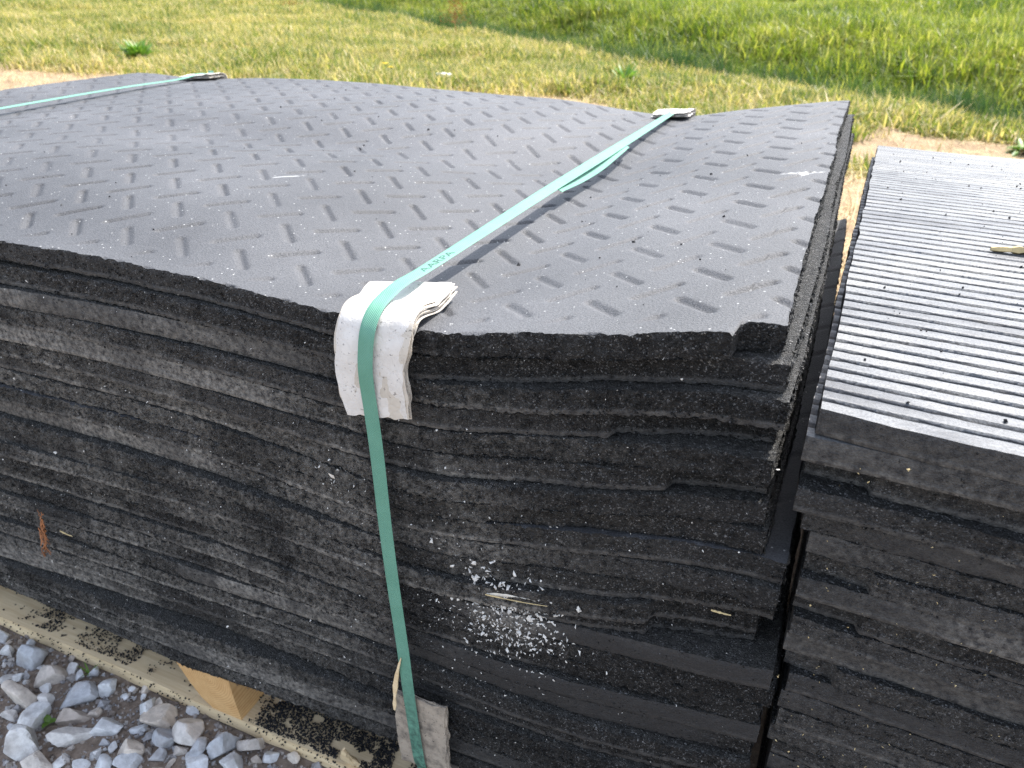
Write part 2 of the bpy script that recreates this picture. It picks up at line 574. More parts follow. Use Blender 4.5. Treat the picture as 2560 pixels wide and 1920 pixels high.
M_PALE = simple('pale_stone', (0.70, 0.67, 0.60), 0.8, 0.2, 0.1, 20)


# ------------------------------------------------------------------ ground (one sheet) with ditch and bank
EDGE_P = np.array([-0.85, 8.61]); EDGE_D = np.array([-0.78, 0.62]); EDGE_D = EDGE_D / np.linalg.norm(EDGE_D)
EDGE_N = np.array([-EDGE_D[1], EDGE_D[0]])
if EDGE_N[1] < 0:
    EDGE_N = -EDGE_N


def edge_s(x, y):
    """distance beyond the mown edge (positive = ditch side)"""
    s = (x - EDGE_P[0]) * EDGE_N[0] + (y - EDGE_P[1]) * EDGE_N[1]
    return s + 0.25 * vnoise(x * 0.5, y * 0.5, seed=3)


def terrain(x, y):
    s = edge_s(x, y)
    z = -0.75 * sstep(0.0, 1.7, s) + 0.95 * sstep(2.0, 6.0, s) + 0.9 * sstep(6, 26, s)
    far = sstep(1.8, 4.0, y)
    return z + far * (0.05 * vnoise(x * 0.6, y * 0.6, seed=5) + 0.02 * vnoise(x * 3, y * 3, seed=6)) + 0.004 * vnoise(x * 20, y * 20, seed=8)


def bare(x, y):
    """1 where earth is bare and dry"""
    b = sstep(5.9, 4.6, y + 0.5 * vnoise(x * 1.3, y * 1.3, seed=11) - 0.35 * np.clip(-x - 1.0, 0, 5) * 0.55)
    p2 = sstep(0.35, 0.75, fbm(x * 0.7 + 3.1, y * 0.7, seed=21)) * sstep(8.5, 6.8, y)
    p3 = sstep(0.9, 0.3, np.hypot((x + 2.7) / 2.1, (y - 6.35) / 0.95) + 0.3 * vnoise(x * 3, y * 3, seed=31))
    p4 = sstep(0.9, 0.3, np.hypot((x + 8.6) / 1.6, (y - 5.3) / 0.6) + 0.3 * vnoise(x * 3, y * 3, seed=32))
    p5 = sstep(1.0, 0.4, np.hypot((x - 1.1) / 2.0, (y - 5.7) / 1.45) + 0.3 * vnoise(x * 3, y * 3, seed=33))
    return np.clip(np.maximum.reduce([b, p2 * 0.7, p3, p4, p5]), 0, 1)


xs = np.unique(np.concatenate([np.linspace(-400, -40, 40), np.linspace(-40, -14, 60), np.linspace(-14, -2, 90), np.linspace(-2, 1.5, 90), np.linspace(1.5, 20, 60), np.linspace(20, 400, 40)]))
ys = np.unique(np.concatenate([np.linspace(-120, -3, 20), np.linspace(-3, 1.5, 110), np.linspace(1.5, 14, 130), np.linspace(14, 40, 70), np.linspace(40, 500, 40)]))
X, Y = np.meshgrid(xs, ys, indexing='ij')
Zt = terrain(X, Y)
t_attr = sstep(1.2, 2.6, Y) * 0.5 + 0.5 * sstep(2.0, 3.0, Y) * (1 - bare(X, Y))
mb = MB(); mb.grid(np.stack([X, Y, Zt], -1), a=t_attr)
ground = tag(link('ground', mb.mesh('ground', [M_GROUND])), 'earth and gravel ground running back to turf, a ditch and a bank', kind='structure')

# ------------------------------------------------------------------ the strapped stack of mats
TAB = {0: [606, 654, 705, 762, 805, 842, 884, 917, 953, 996, 1022, 1064, 1098, 1137, 1163, 1193, 1226, 1260, 1293, 1325, 1356, 1388, 1419, 1446, 1472]}
# heights (m below the near corner) of the layer joints along the front face, at five stations
ST_X = [(-0.914, -1.201), (-0.612, -0.766), (-0.352, -0.388), (-0.156, -0.115), (-0.016, 0.075)]
ST_Z = [[-.069, -.096, -.125, -.159, -.185, -.209, -.236, -.258, -.283, -.314, -.333, -.365, -.392, -.423, -.445, -.470, -.499, -.530, -.560, -.591, -.622, -.654, -.687, -.716, -.745],
        [-.064, -.087, -.118, -.146, -.175, -.198, -.226, -.245, -.270, -.297, -.320, -.352, -.379, -.404, -.427, -.453, -.483, -.513, -.547, -.574, -.603, -.630, -.675, -.712, -.741],
        [-.073, -.100, -.130, -.153, -.182, -.203, -.232, -.260, -.282, -.305, -.327, -.355, -.382, -.409, -.434, -.459, -.486, -.512, -.540, -.569, -.599, -.629, -.661, -.693, -.720],
        [-.041, -.065, -.082, -.121, -.152, -.174, -.206, -.231, -.251, -.282, -.303, -.335, -.360, -.389, -.414, -.443, -.469, -.498, -.529, -.558, -.587, -.616, -.645, -.674, -.703],
        [-.001, -.030, -.058, -.087, -.113, -.145, -.167, -.183, -.223, -.249, -.276, -.289, -.313, -.354, -.395, -.421, -.448, -.470, -.499, -.528, -.557, -.586, -.615, -.644, -.673]]
NK = 24
kk = np.arange(NK + 1)
SX = np.array([np.linspace(a, b, NK + 1) for a, b in ST_X])     # station x for every joint
SZ = np.array(ST_Z)


def basis(x, k):
    x = np.asarray(x, float); k = np.asarray(k, float) / NK
    x, k = np.broadcast_arrays(x, k)
    # right end lifts, the strap pulls the middle down; both fade with depth
    r = np.log1p(np.exp((x + 0.20) / 0.045)) * 0.045 / 0.25
    s = np.exp(-((x + 0.36) / 0.16) ** 2)
    e = np.exp(-k * 3)
    return np.stack([np.ones_like(x), k, k * k, x, x * k, r, r * e, s * e, x * x, e], -1)


Kg = np.broadcast_to(kk, SX.shape)
coef, *_ = np.linalg.lstsq(basis(SX, Kg).reshape(-1, 10), SZ.reshape(-1), rcond=None)
RES = SZ - basis(SX, Kg) @ coef


def joint_z(x, k):
    return basis(np.maximum(x, -1.3), k) @ coef


def proud(x, k):
    """how far joint k stands forward of the mean front face, from how low it shows"""
    xx = SX[:, k]; r = RES[:, k]
    d = np.clip(-r / np.array([0.5, 0.5, 0.5, 0.52, 0.54]), -0.008, 0.011)
    return np.interp(x, xx, d)


RIGHT = [0.0027, .0089, .0153, .0136, .0142, .0147, .0156, .0200, .0430, .0438, .0450, .0335, .0325, .0543, .0600, .0546, .0540, .0520, .0560, .0500, .0540, .0490, .0530, .0500]
XL = -1.95
YB = 1.22
T = 0.0255
FX = np.array([-1.95, -1.7, -1.3, -0.914, -0.612, -0.43, -0.352, -0.294, -0.244, -0.186, -0.12, -0.0637, -0.045, -0.016, 0.03])
FZ = np.array([-0.075, -0.082, -0.072, -0.067, -0.063, -0.070, -0.073, -0.0705, -0.0590, -0.0475, -0.0350, -0.0215, -0.0175, -0.0145, -0.011])
BX = np.array([-1.95, -1.89, -1.72, -1.505, -1.291, -1.078, -0.88, -0.636, -0.465, -0.357, -0.305, -0.206, -0.112, 0.0115, 0.03])
BZ = np.array([-.054, -.052, -.0575, -.041, -.032, -.0283, -.0302, -.0328, -.0415, -.0455, -.043, -.0213, -.0064, .0122, 0.013])
_dx = np.linspace(-2.0, 0.08, 600)


def _smooth(xp, zp, sig):
    z = np.interp(_dx, xp, zp)
    h = int(sig / (_dx[1] - _dx[0]) * 3) + 1
    ker = np.exp(-0.5 * (np.arange(-h, h + 1) * (_dx[1] - _dx[0]) / sig) ** 2); ker /= ker.sum()
    return np.convolve(np.pad(z, h, mode='edge'), ker, 'valid')


_fz, _bz = _smooth(FX, FZ, 0.025), _smooth(BX, BZ, 0.025)


def S0(x, y):
    """smooth height of the top sheet"""
    v = np.clip(y / YB, -0.05, 1.02)
    f = np.interp(x, _dx, _fz); b = np.interp(x, _dx, _bz)
    z = f + (b - f) * sstep(0, 1, v)
    bell = np.sin(np.pi * np.clip(v, 0, 1))
    g = 0.012 * np.exp(-((x + 1.0) / 0.42) ** 2) - 0.010 * np.exp(-((x + 0.36) / 0.22) ** 2) + 0.004
    z = z + g * bell
    # a gentle wave that runs across the sheet
    z = z - 0.016 * np.exp(-(((y - 0.62 - 0.22 * (x + 0.7)) / 0.13) ** 2)) * sstep(-1.5, -1.0, x) * sstep(-0.15, -0.5, x)
    z = z + 0.015 * (np.exp(-(np.clip(y - 0.0, 0, 9) / 0.55) ** 2) - np.exp(-(np.clip(y, 0, 9) / 0.12) ** 2)) * sstep(-0.42, -0.75, x)        # near edge rolls down on the left
    return z + 0.0025 * vnoise(x * 5, y * 5, seed=41)


PT = 0.061


def tread(x, y):
    u = (x + y) / math.sqrt(2) / PT + 0.2; v = (y - x) / math.sqrt(2) / PT + 0.35
    i, j = np.round(u), np.round(v)
    du, dv = (u - i) * PT, (v - j) * PT
    even = (np.mod(i + j, 2) < 0.5)
    a = np.where(even, dv, du); c = np.where(even, du, dv)
    hl, r = 0.0242, 0.0069
    d = np.hypot(np.maximum(np.abs(a) - hl, 0), c)
    return sstep(r, r * 0.15, d)


def granular(s, h, seed):
    n = 0.65 * vnoise(s * 330, h * 330, seed=seed) + 0.45 * vnoise(s * 160, h * 160, seed=seed + 5) + 0.35 * vnoise(s * 60, h * 90, seed=seed + 9)
    return n


def build_mat(name, top, xl, xfun, yfun, yb, t, us, vs, vr, rough, dust, seed, topmat, edgemat, topattr=None, nw=12, crumbs=500, crumb_x=(-1.25, 0.1), flip_side=None, ragged=0.0033, bottom_cols=160, side_crumbs=None):
    """us: 0..1 columns along the front, vs: 0..1 rows towards the back, vr: rows for the fine side wall.
    xfun(y) right edge, yfun(x) front edge, top(x,y) height of the upper face."""
    r = np.random.default_rng(seed)
    mb = MB()

    def P(u, v, fine=True):
        yy = v * yb
        xr = xfun(yy)
        x = xl(yy) + u * (xr - xl(yy))
        yf = yfun(x)
        y = yf + v * (yb - yf)
        return x, y
    U, V = np.meshgrid(us, vs, indexing='ij')
    Xg, Yg = P(U, V)
    Zg = top(Xg, Yg)
    A = np.zeros_like(Zg) if topattr is None else topattr(Xg, Yg)
    rows = np.linspace(0, 1, nw)
    # front wall
    xf, yf = Xg[:, 0], Yg[:, 0]
    zt = Zg[:, 0]
    rg = rough(xf)
    chip = -np.clip(fbm(xf * 90, xf * 0, seed=seed + 2) - 0.05, 0, 1) * 0.0042 * rg
    W = np.zeros((len(us), nw, 3)); dW = np.zeros((len(us), nw)); cW = np.zeros((len(us), nw))
    lipf = sstep(-0.25, 0.15, vnoise(xf * 1.7 + seed * 0.37, xf * 0, seed=55))
    for j, q in enumerate(rows):
        disp = ragged * granular(xf, np.full_like(xf, q * t), seed) * (0.18 + 0.82 * rg)
        belly = 0.0008 * math.sin(math.pi * q) * (1 - rg) - 0.0006 * (1 - min(1, q * 7)) - 0.0006 * max(0, q * 7 - 6)
        W[:, j, 0] = xf
        W[:, j, 1] = yf - disp - belly
        W[:, j, 2] = zt - q * t + (chip if j == 0 else (chip * 0.4 if j == 1 else 0)) + (0.0016 * vnoise(xf * 260, xf * 0 + 3, seed=seed + 7) * rg if j == nw - 1 else 0)
        lip = lipf if q > 0.80 else 0 * lipf
        W[:, j, 1] += disp * lip * 0.85 - 0.0011 * lip
        dW[:, j] = dust(xf, zt - q * t, q) + 0.12 * lip
        cW[:, j] = np.clip(rg * (1 - 0.9 * lip), 0, 1)
    Xg[:, 0], Yg[:, 0], Zg[:, 0] = W[:, 0, 0], W[:, 0, 1], W[:, 0, 2]
    mb.grid(np.stack([Xg, Yg, Zg], -1), 0, a=A)
    mb.grid(W, 1, flip=True, a=dW, b=cW)
    # right wall
    for side, uu in ((1, 1.0), (0, 0.0)):
        xs_, ys_ = P(np.full_like(vr, uu), vr)
        zs_ = top(xs_, ys_)
        Wr = np.zeros((len(vr), nw, 3)); dr = np.zeros((len(vr), nw))
        sgn = 1 if side else -1
        for j, q in enumerate(rows):
            disp = ragged * granular(ys_, np.full_like(ys_, q * t), seed + 31) * (0.9 if flip_side is None or flip_side == side else 0.3)
            Wr[:, j, 0] = xs_ + sgn * disp
            Wr[:, j, 1] = ys_
            Wr[:, j, 2] = zs_ - q * t
            dr[:, j] = 0.1 if flip_side is not None else 0.3  # dust level raised to paint sunlit brightness onto the side walls
        mb.grid(Wr, 1, flip=not side, a=dr, b=1.0 if flip_side is None else 0.25)
    # back wall and underside, coarse
    ub = np.linspace(0, 1, bottom_cols)
    xb_, yb_ = P(ub, np.ones_like(ub))
    zb_ = top(xb_, yb_)
    mb.grid(np.stack([np.stack([xb_, yb_, zb_], -1), np.stack([xb_, yb_, zb_ - t], -1)], 1), 1)
    U2, V2 = np.meshgrid(ub, np.unique(np.concatenate([[0, 0.01], np.linspace(0.05, 1, 10)])), indexing='ij')
    xb, y2 = P(U2, V2)
    mb.grid(np.stack([xb, y2, top(xb, y2) - t], -1), 1, flip=True)
    # loose crumbs clinging to the cut face
    if crumbs:
        i = r.integers(0, len(us), crumbs * 3)
        keep = (xf[i] > crumb_x[0]) & (xf[i] < crumb_x[1]) & (r.random(len(i)) < rg[i])
        i = i[keep][:crumbs]
        q = r.random(len(i))
        pts = np.stack([xf[i] + r.normal(0, 0.001, len(i)), yf[i] - 0.0006, zt[i] - q * t * 0.97 - 0.001], 1)
        cv, cf = tetras(pts, r.uniform(0.0008, 0.0019, len(i)), r)
        mb.add(cv, cf, 1, False, dust(cv[:, 0], cv[:, 2], 0.5) * 0.7)
        n = crumbs if side_crumbs is None else side_crumbs
        v = r.random(n); xs_, ys_ = P(np.full(n, 1.0), v)
        pts = np.stack([xs_ + 0.0006, ys_, top(xs_, ys_) - r.random(n) * t], 1)
        cv, cf = tetras(pts, r.uniform(0.0009, 0.0030, n), r)
        mb.add(cv, cf, 1, False, np.repeat(r.random(n) ** 3 * 0.95, 6))  # random pale dust paints the sunlit sparkle into the side crumbs
    org = (float(np.mean(xf)), yb / 2, float(np.min(zt) - t) + Z0)
    for a in mb.V:
        a[:, 2] += Z0
    me = mb.mesh(name, [topmat, edgemat], origin=org)
    return link(name, me, None, org)


# how rough (crumbly, sawn) each face is: some mats show a smooth moulded edge
SMOOTH = {2: (-1.4, -0.45), 4: (-1.4, -0.5), 9: (-1.4, -0.62), 13: (-0.30, 0.1), 17: (-0.75, 0.02), 16: (-0.33, 0.1), 20: (-1.4, -0.9), 22: (-0.8, -0.2)}
DUSTK = {2: 0.35, 4: 0.5, 9: 0.95, 10: 0.5, 7: 0.35, 8: 0.45, 12: 0.4, 13: 0.5, 17: 0.6, 22: 0.5}


def rough_k(k):
    def f(x):
        base = 0.75 + 0.35 * vnoise(x * 3.0, x * 0 + k * 1.7, seed=50)
        if k in SMOOTH:
            a, b = SMOOTH[k]
            m = sstep(a - 0.05, a + 0.05, x) * sstep(b + 0.05, b - 0.05, x)
            base = base * (1 - m) + 0.08 * m
        return np.clip(base, 0.05, 1)
    return f


def dust_k(k):
    def f(x, z, q):
        patch = sstep(0.0, 0.8, fbm(x * 6 + k * 3.3, z * 14, seed=60, o=4))
        low = sstep(-0.13, -0.30, z + 0.10 * (x + 0.35)) * sstep(0.02, -0.35, x + 0.35 * sstep(-0.35, -0.6, z))
        lft = sstep(0.0, -0.45, x)
        streak = sstep(-0.1, 0.6, fbm(x * 16 + 0.6 * z, z * 3, seed=61, o=3))
        d = 0.03 + 0.20 * lft * (0.5 + 0.5 * math.sin(k * 12.9)) + 0.75 * patch * low + 0.62 * streak * low + 0.9 * np.exp(-((x + 0.225) / 0.045) ** 2 - ((z + 0.41) / 0.035) ** 2) + DUSTK.get(k, 0.0) * (0.45 + 0.55 * patch) * sstep(0.05, -0.3, x + (0.4 if k > 11 else 0))
        return np.clip(d, 0, 0.95)
    return f


ORD = ['top', 'second', 'third', 'fourth', 'fifth', 'sixth', 'seventh', 'eighth', 'ninth', 'tenth', 'eleventh', 'twelfth', 'thirteenth', 'fourteenth', 'fifteenth',
       'sixteenth', 'seventeenth', 'eighteenth', 'nineteenth', 'twentieth', 'twenty-first', 'twenty-second', 'twenty-third', 'twenty-fourth', 'twenty-fifth', 'twenty-sixth', 'twenty-seventh', 'twenty-eighth']
LOOK = {1: 'crumbly black rubber mat directly under the tread patterned top sheet', 2: 'smooth edged rubber mat, third from the top of the strapped stack',
        8: 'ninth mat of the strapped stack, poking out to the right as a ledge', 9: 'tenth mat of the strapped stack, its smooth edge pale with dust',
        17: 'eighteenth mat of the strapped stack with a smooth dusty moulded edge', 23: 'bottom rubber mat of the strapped stack, resting on the pallet'}

us_fine = (np.concatenate([np.linspace(XL, -1.30, 25), np.arange(-1.295, 0.0, 0.0024), [0.0]]) - XL) / (0 - XL)
vs_c = np.concatenate([[0, 0.004, 0.012, 0.03], np.linspace(0.08, 1, 9)])
for k in range(NK):
    if k == 0:
        dgrid = np.concatenate([np.arange(XL, -1.0, 0.005), np.arange(-1.0, 0.0, 0.0028), [0.0]])
        us = (dgrid - XL) / (0 - XL)
        vs = np.concatenate([np.arange(0, 0.75, 0.0028), np.arange(0.75, YB, 0.0045), [YB]]) / YB

        def top0(x, y):
            edge = sstep(0.012, 0.05, y) * sstep(YB - 0.004, YB - 0.02, y)
            return S0(x, y) - 0.0036 * tread(x, y) * (1 + 0.3 * vnoise(x * 9, y * 9, seed=43)) * edge

        def yf0(x):
            notch = 0.024 * sstep(-0.0385 + 0.0, -0.0355, x + 0.002 * vnoise(x * 300, x * 0, seed=73))
            wav = 0.004 * vnoise(x * 7, x * 0, seed=71) + 0.0018 * vnoise(x * 45, x * 0, seed=72)
            return notch + wav - 0.003 * np.exp(-((x + 0.36) / 0.1) ** 2)

        def white(x, y):    # a pale scrape near the right edge and a couple of scuffs in the grooves
            s1 = sstep(1.0, 0.5, np.hypot((x + 0.028 - 0.3 * (y - 0.553)) / 0.028, (y - 0.553) / 0.006) + 0.5 * vnoise(x * 200, y * 200, seed=77))
            s2 = sstep(1.0, 0.6, np.hypot(((x + y) - (-0.735 + 0.33)) / 0.05, ((y - x) - (0.33 + 0.735)) / 0.004) + 0.5 * vnoise(x * 200, y * 200, seed=78))
            return np.clip(0.8 * s1 + 0.5 * s2, 0, 1)
        o = build_mat('rubber_mat', top0, lambda y: XL + 0 * y, lambda y: 0.001 + 0.008 * y / YB + 0.0012 * vnoise(y * 40, y * 0, seed=80) + 0.003 * vnoise(y * 6, y * 0, seed=81),
                      yf0, YB, T, us, vs, np.linspace(0, 1, 420), rough_k(0), lambda x, z, q: 0.1 + 0 * x, 100, M_TOP, M_EDGE, white, crumbs=1800)
        tag(o, 'grey top mat with pressed tread dashes, held under the two green straps', 'rubber mat', 'rubber mats of the strapped stack')
        continue

    def topk(x, y, k=k):
        base = joint_z(x, k + 1) + T
        wgt = math.exp(-k / 6.0)
        d = S0(x, y) - S0(x, y * 0)
        lim = S0(x, y) - (0.0277 * k)          # never through the sheets above
        z = base + wgt * d
        return np.minimum(z, lim - 0.0005) if k < 12 else z

    def yfk(x, k=k):
        st = 0
        if k == 3:
            st = 0.010 * sstep(-0.135, -0.125, x)
        if k == 1:
            st = 0.006 * sstep(-0.33, -0.30, x)
        if k in (5, 11, 12):
            st = 0.012 * sstep(-0.075, -0.068, x)
        st = st + 0.0055 * math.sin(k * 2.7) * sstep(-0.55, -0.2, x) + 0.003 * math.sin(k * 4.1 + 1) * sstep(-0.3, -0.6, x)
        return -proud(x, k + 1) + st + 0.0016 * vnoise(x * 4 + k * 9, x * 0, seed=90) + 0.0009 * vnoise(x * 40 + k * 3, x * 0, seed=91)

    rx = RIGHT[k]

    def xrk(y, rx=rx, k=k):
        return rx + (0.013 if k < 8 else (0.012 if k == 8 else 0.004)) * (1 - np.exp(-y / 0.3)) + 0.0025 * vnoise(y * 6 + k * 5, y * 0, seed=95) + 0.001 * vnoise(y * 45 + k, y * 0, seed=96)
    yb = {1: 1.225, 2: 1.16, 8: 1.14}.get(k, YB - 0.02 + 0.03 * math.sin(k * 2.3))
    kt = None
    us = us_fine
    vs = vs_c
    if k == 8:
        us = np.concatenate([us_fine[us_fine < 0.975], np.linspace(0.975, 1, 26)])
        vs = np.concatenate([[0, 0.004, 0.012, 0.03], np.linspace(0.04, 1, 300)])
        _t8 = topk

        def topk(x, y, f=_t8):
            return f(x, y) - 0.0025 * tread(x + 0.01, y) * sstep(0.02, 0.05, y)
    o = build_mat('rubber_mat', topk, lambda y, k=k: XL + 0.012 * math.sin(k * 1.9) + 0 * y, xrk, yfk, yb, T, us, vs,
                  np.linspace(0, 1, 300 if k < 9 else 60), rough_k(k), dust_k(k), 100 + k * 7, M_EDGE if k != 8 else M_TOP, M_EDGE,
                  (lambda x, y, k=k: np.full_like(x, 0.25)) if k != 8 else None, crumbs=1900, side_crumbs=1300 if k < 4 else 60)
    tag(o, LOOK.get(k, 'black crumb rubber mat, %s from the top of the strapped stack' % ORD[k]), 'rubber mat', 'rubber mats of the strapped stack')

# ------------------------------------------------------------------ the stack of ribbed mats on the right
RZ = [-.073, -.099, -.124, -.149, -.174, -.199, -.227, -.256, -.284, -.312, -.340, -.368, -.396, -.424, -.452, -.480, -.508, -.536, -.564, -.592, -.620, -.648, -.676, -.704, -.732, -.745]
NR = 28
RLX = np.interp(np.arange(NR) * 0.024 + 0.083, [0, .09, .122, .16, .18, .21, .286, .327, .395, .44, .461, .80], [.041, .040, .041, .041, .049, .053, .057, .060, .068, .066, .074, .070])
RW, RD = 1.22, 1.26
RROT = math.radians(-2.0)
PR = 0.0188


def rz(k):
    return -0.073 - (0.745 - 0.073) * k / NR


def arch(y):
    v = np.clip(y / RD, 0, 1)
    return 0.034 * np.sin(np.pi * v) ** 1.2 - 0.004 * sstep(0.9, 1.0, v)


RIBLOOK = {0: 'chalky ribbed top mat of the unstrapped stack on the right', 1: 'second mat of the right hand stack, just under the ribbed sheet',
           3: 'fourth mat of the right hand stack with a notched left corner', 27: 'bottom mat of the right hand stack'}
for k in range(NR):
    r = np.random.default_rng(900 + k)
    x_left = RLX[k] + (0.0 if k == 0 else float(r.uniform(-0.004, 0.004)))
    if k == 1:
        x_left = RLX[0] - 0.006
    if k == 3:
        x_left = RLX[3] - 0.004
    offy = 0.0 if k == 0 else float(r.uniform(-0.004, 0.004))
    offy = {1: -0.001, 2: 0.005, 3: -0.007, 4: 0.0}.get(k, offy)
    wl = math.exp(-k / 10)
    tr = (0.745 - 0.073) / NR - 0.0005

    def topr(x, y, k=k, wl=wl):
        z = rz(k) + arch(y) * wl + 0.0012 * vnoise(x * 6 + k, y * 6, seed=120)
        if k <= 1:
            ph = np.mod(y / PR + 0.03 * vnoise(x * 5, y * 2, seed=121), 1.0)
            g = sstep(0.34, 0.42, np.abs(ph - 0.5)) * sstep(0.004, 0.010, y)
            z = z - 0.0065 * g
        return z

    def crown(x, y):
        ph = np.mod(y / PR + 0.03 * vnoise(x * 5, y * 2, seed=121), 1.0)
        return 1 - sstep(0.31, 0.40, np.abs(ph - 0.5)) * sstep(0.002, 0.008, y)

    def yfr(x, k=k, offy=offy, xl0=x_left):
        st = 0
        if k in (2, 6, 8, 11):
            st = 0.010 * sstep(0.055, 0.050, x - xl0 + 0.006 * math.sin(k * 3))
        return offy + st + 0.0025 * vnoise(x * 6 + k * 4, x * 0, seed=130) + 0.001 * vnoise(x * 45 + k * 4, x * 0, seed=131)
    wdt = RW
    xf_ = np.concatenate([np.arange(0, 0.42, 0.0026), np.linspace(0.43, wdt, 20)])
    us = xf_ / wdt
    if k <= 1:
        nrow = 900 if k == 0 else 300
        vs = np.concatenate([[0], np.linspace(0.002, 1, nrow)])
        us = np.concatenate([np.arange(0, 0.42, 0.006 if k == 0 else 0.012), np.linspace(0.43, wdt, 14)]) / wdt
    else:
        vs = vs_c
    smooth_face = float(r.uniform(0.0, 0.75))
    rgh = (lambda x, s=smooth_face, k=k: np.clip(s + 0.5 * vnoise(x * 5 + k, x * 0, seed=140), 0.06, 1)) if k != 0 else (lambda x: np.full_like(x, 0.12))
    o = build_mat('rubber_mat', topr, lambda y, a=x_left: a + 0.0015 * vnoise(y * 30, y * 0, seed=150) + 0 * y, lambda y, a=x_left: a + RW + 0 * y, yfr, RD, tr, us, vs, np.linspace(0, 1, 260 if k < 3 else 40), rgh,
                  (lambda x, z, q, k=k: np.clip(0.08 + 0.2 * (0.5 + 0.5 * math.sin(k * 7.7)) + 0.45 * sstep(0.1, 0.8, fbm(x * 7 + k, z * 9, seed=160)) * sstep(0.05, 0.25, x), 0, 1)), 1000 + k * 7,
                  M_RIB if k <= 1 else M_EDGE, M_EDGE, crown if k <= 1 else None, crumbs=260, crumb_x=(0.0, 0.45), flip_side=2, bottom_cols=60)
    o.rotation_euler = (0, 0, RROT)
    c, s_ = math.cos(RROT), math.sin(RROT)
    lx, ly = o.location.x - 0.04, o.location.y
    o.location.x = 0.04 + c * lx - s_ * ly
    o.location.y = s_ * lx + c * ly
    tag(o, RIBLOOK.get(k, 'black rubber mat, %s from the top of the right hand stack' % ORD[k]), 'rubber mat', 'rubber mats of the right hand stack')


# ------------------------------------------------------------------ pallets
def rough_box(mb, lo, hi, seed, m=0, amp=0.0012, n=(60, 4, 3)):
    """a board with slightly wavy, worn faces"""
    lo = np.array(lo, float); hi = np.array(hi, float)
    for ax in range(3):
        b, c = (ax + 1) % 3, (ax + 2) % 3
        for sd_ in (0, 1):
            gb = np.linspace(lo[b], hi[b], n[b]); gc = np.linspace(lo[c], hi[c], n[c])
            Bg, Cg = np.meshgrid(gb, gc, indexing='ij')
            Pg = np.zeros(Bg.shape + (3,))
            Pg[..., b] = Bg; Pg[..., c] = Cg; Pg[..., ax] = hi[ax] if sd_ else lo[ax]
            for a2 in range(3):
                Pg[..., a2] += amp * vnoise(Pg[..., 0] * 25 + a2 * 7, Pg[..., 1] * 25, Pg[..., 2] * 25, seed=seed + a2)
            mb.grid(Pg, m, flip=not sd_)


def pallet(name, label, x0, x1, y0, y1, stringers, ztop):
    root = tag(empty(name, ((x0 + x1) / 2, (y0 + y1) / 2, 0)), label, 'pallet')
    ox, oy = (x0 + x1) / 2, (y0 + y1) / 2
    zb = ztop - 0.085
    for i, yy in enumerate((y0, (y0 + y1) / 2 - 0.05, y1 - 0.10)):
        b = MB(); rough_box(b, (x0, yy, 0.003), (x1, yy + 0.10, zb), 200 + i, n=(220, 12, 5))
        link('bottom_board', b.mesh('bottom_board', [M_WOOD], origin=(ox, oy, 0)), root)
    for i, (sx, poly) in enumerate(stringers):
        b = MB()
        pts = np.array(poly, float)
        ylist = np.linspace(y0 + 0.001, y1 - 0.003, 14)
        ring = np.stack([np.stack([pts[:, 0] + sx, np.full(len(pts), yy), pts[:, 1] * 0.085 + zb], 1) for yy in ylist], 0)
        ring = np.concatenate([ring, ring[:, :1]], 1)
        b.grid(ring, 0, flip=False, smooth=False)
        for e, fl in ((0, False), (-1, True)):
            cc = ring[e, :-1].mean(0)
            V = np.vstack([ring[e, :-1], cc]); n = len(pts)
            F = np.array([(j, (j + 1) % n, n) for j in range(n)])
            b.add(V, F[:, ::-1] if fl else F, 0, False)
        link('stringer', b.mesh('stringer', [M_STRING], origin=(ox, oy, 0)), root)
    return root


log_poly = [(-0.062, 1.0), (-0.052, 0.80), (-0.040, 0.52), (-0.020, 0.18), (0.000, 0.0), (0.058, 0.0), (0.052, 0.5), (0.048, 1.0)]
sq_poly = [(-0.045, 1.0), (-0.045, 0.0), (0.045, 0.0), (0.045, 1.0)]
ZPAL = Z0 - 0.7455
pallet('pallet', 'pale wooden pallet carrying the strapped stack beside the gravel', -1.93, 0.0, 0.003, 1.18,
       [(-1.80, sq_poly), (-1.42, sq_poly), (-0.746, log_poly), (-0.20, sq_poly)], ZPAL)
pallet('pallet', 'pallet hidden beneath the stack of ribbed mats on the right', 0.14, 1.20, 0.03, 1.16, [(0.20, sq_poly), (0.66, sq_poly), (1.12, sq_poly)], ZPAL)
ZBOARD = ZPAL - 0.085


# ------------------------------------------------------------------ paper corner pads
def bezier_like(P, n):
    """Catmull-Rom through control points P (m x 3)"""
    P = np.asarray(P, float)
    Q = np.vstack([2 * P[0] - P[1], P, 2 * P[-1] - P[-2]])
    out = []
    m = len(P) - 1
    for t in np.linspace(0, m, n):
        i = min(int(t), m - 1); f = t - i
        p0, p1, p2, p3 = Q[i], Q[i + 1], Q[i + 2], Q[i + 3]
        out.append(0.5 * ((2 * p1) + (-p0 + p2) * f + (2 * p0 - 5 * p1 + 4 * p2 - p3) * f * f + (-p0 + 3 * p1 - 3 * p2 + p3) * f ** 3))
    return np.array(out)


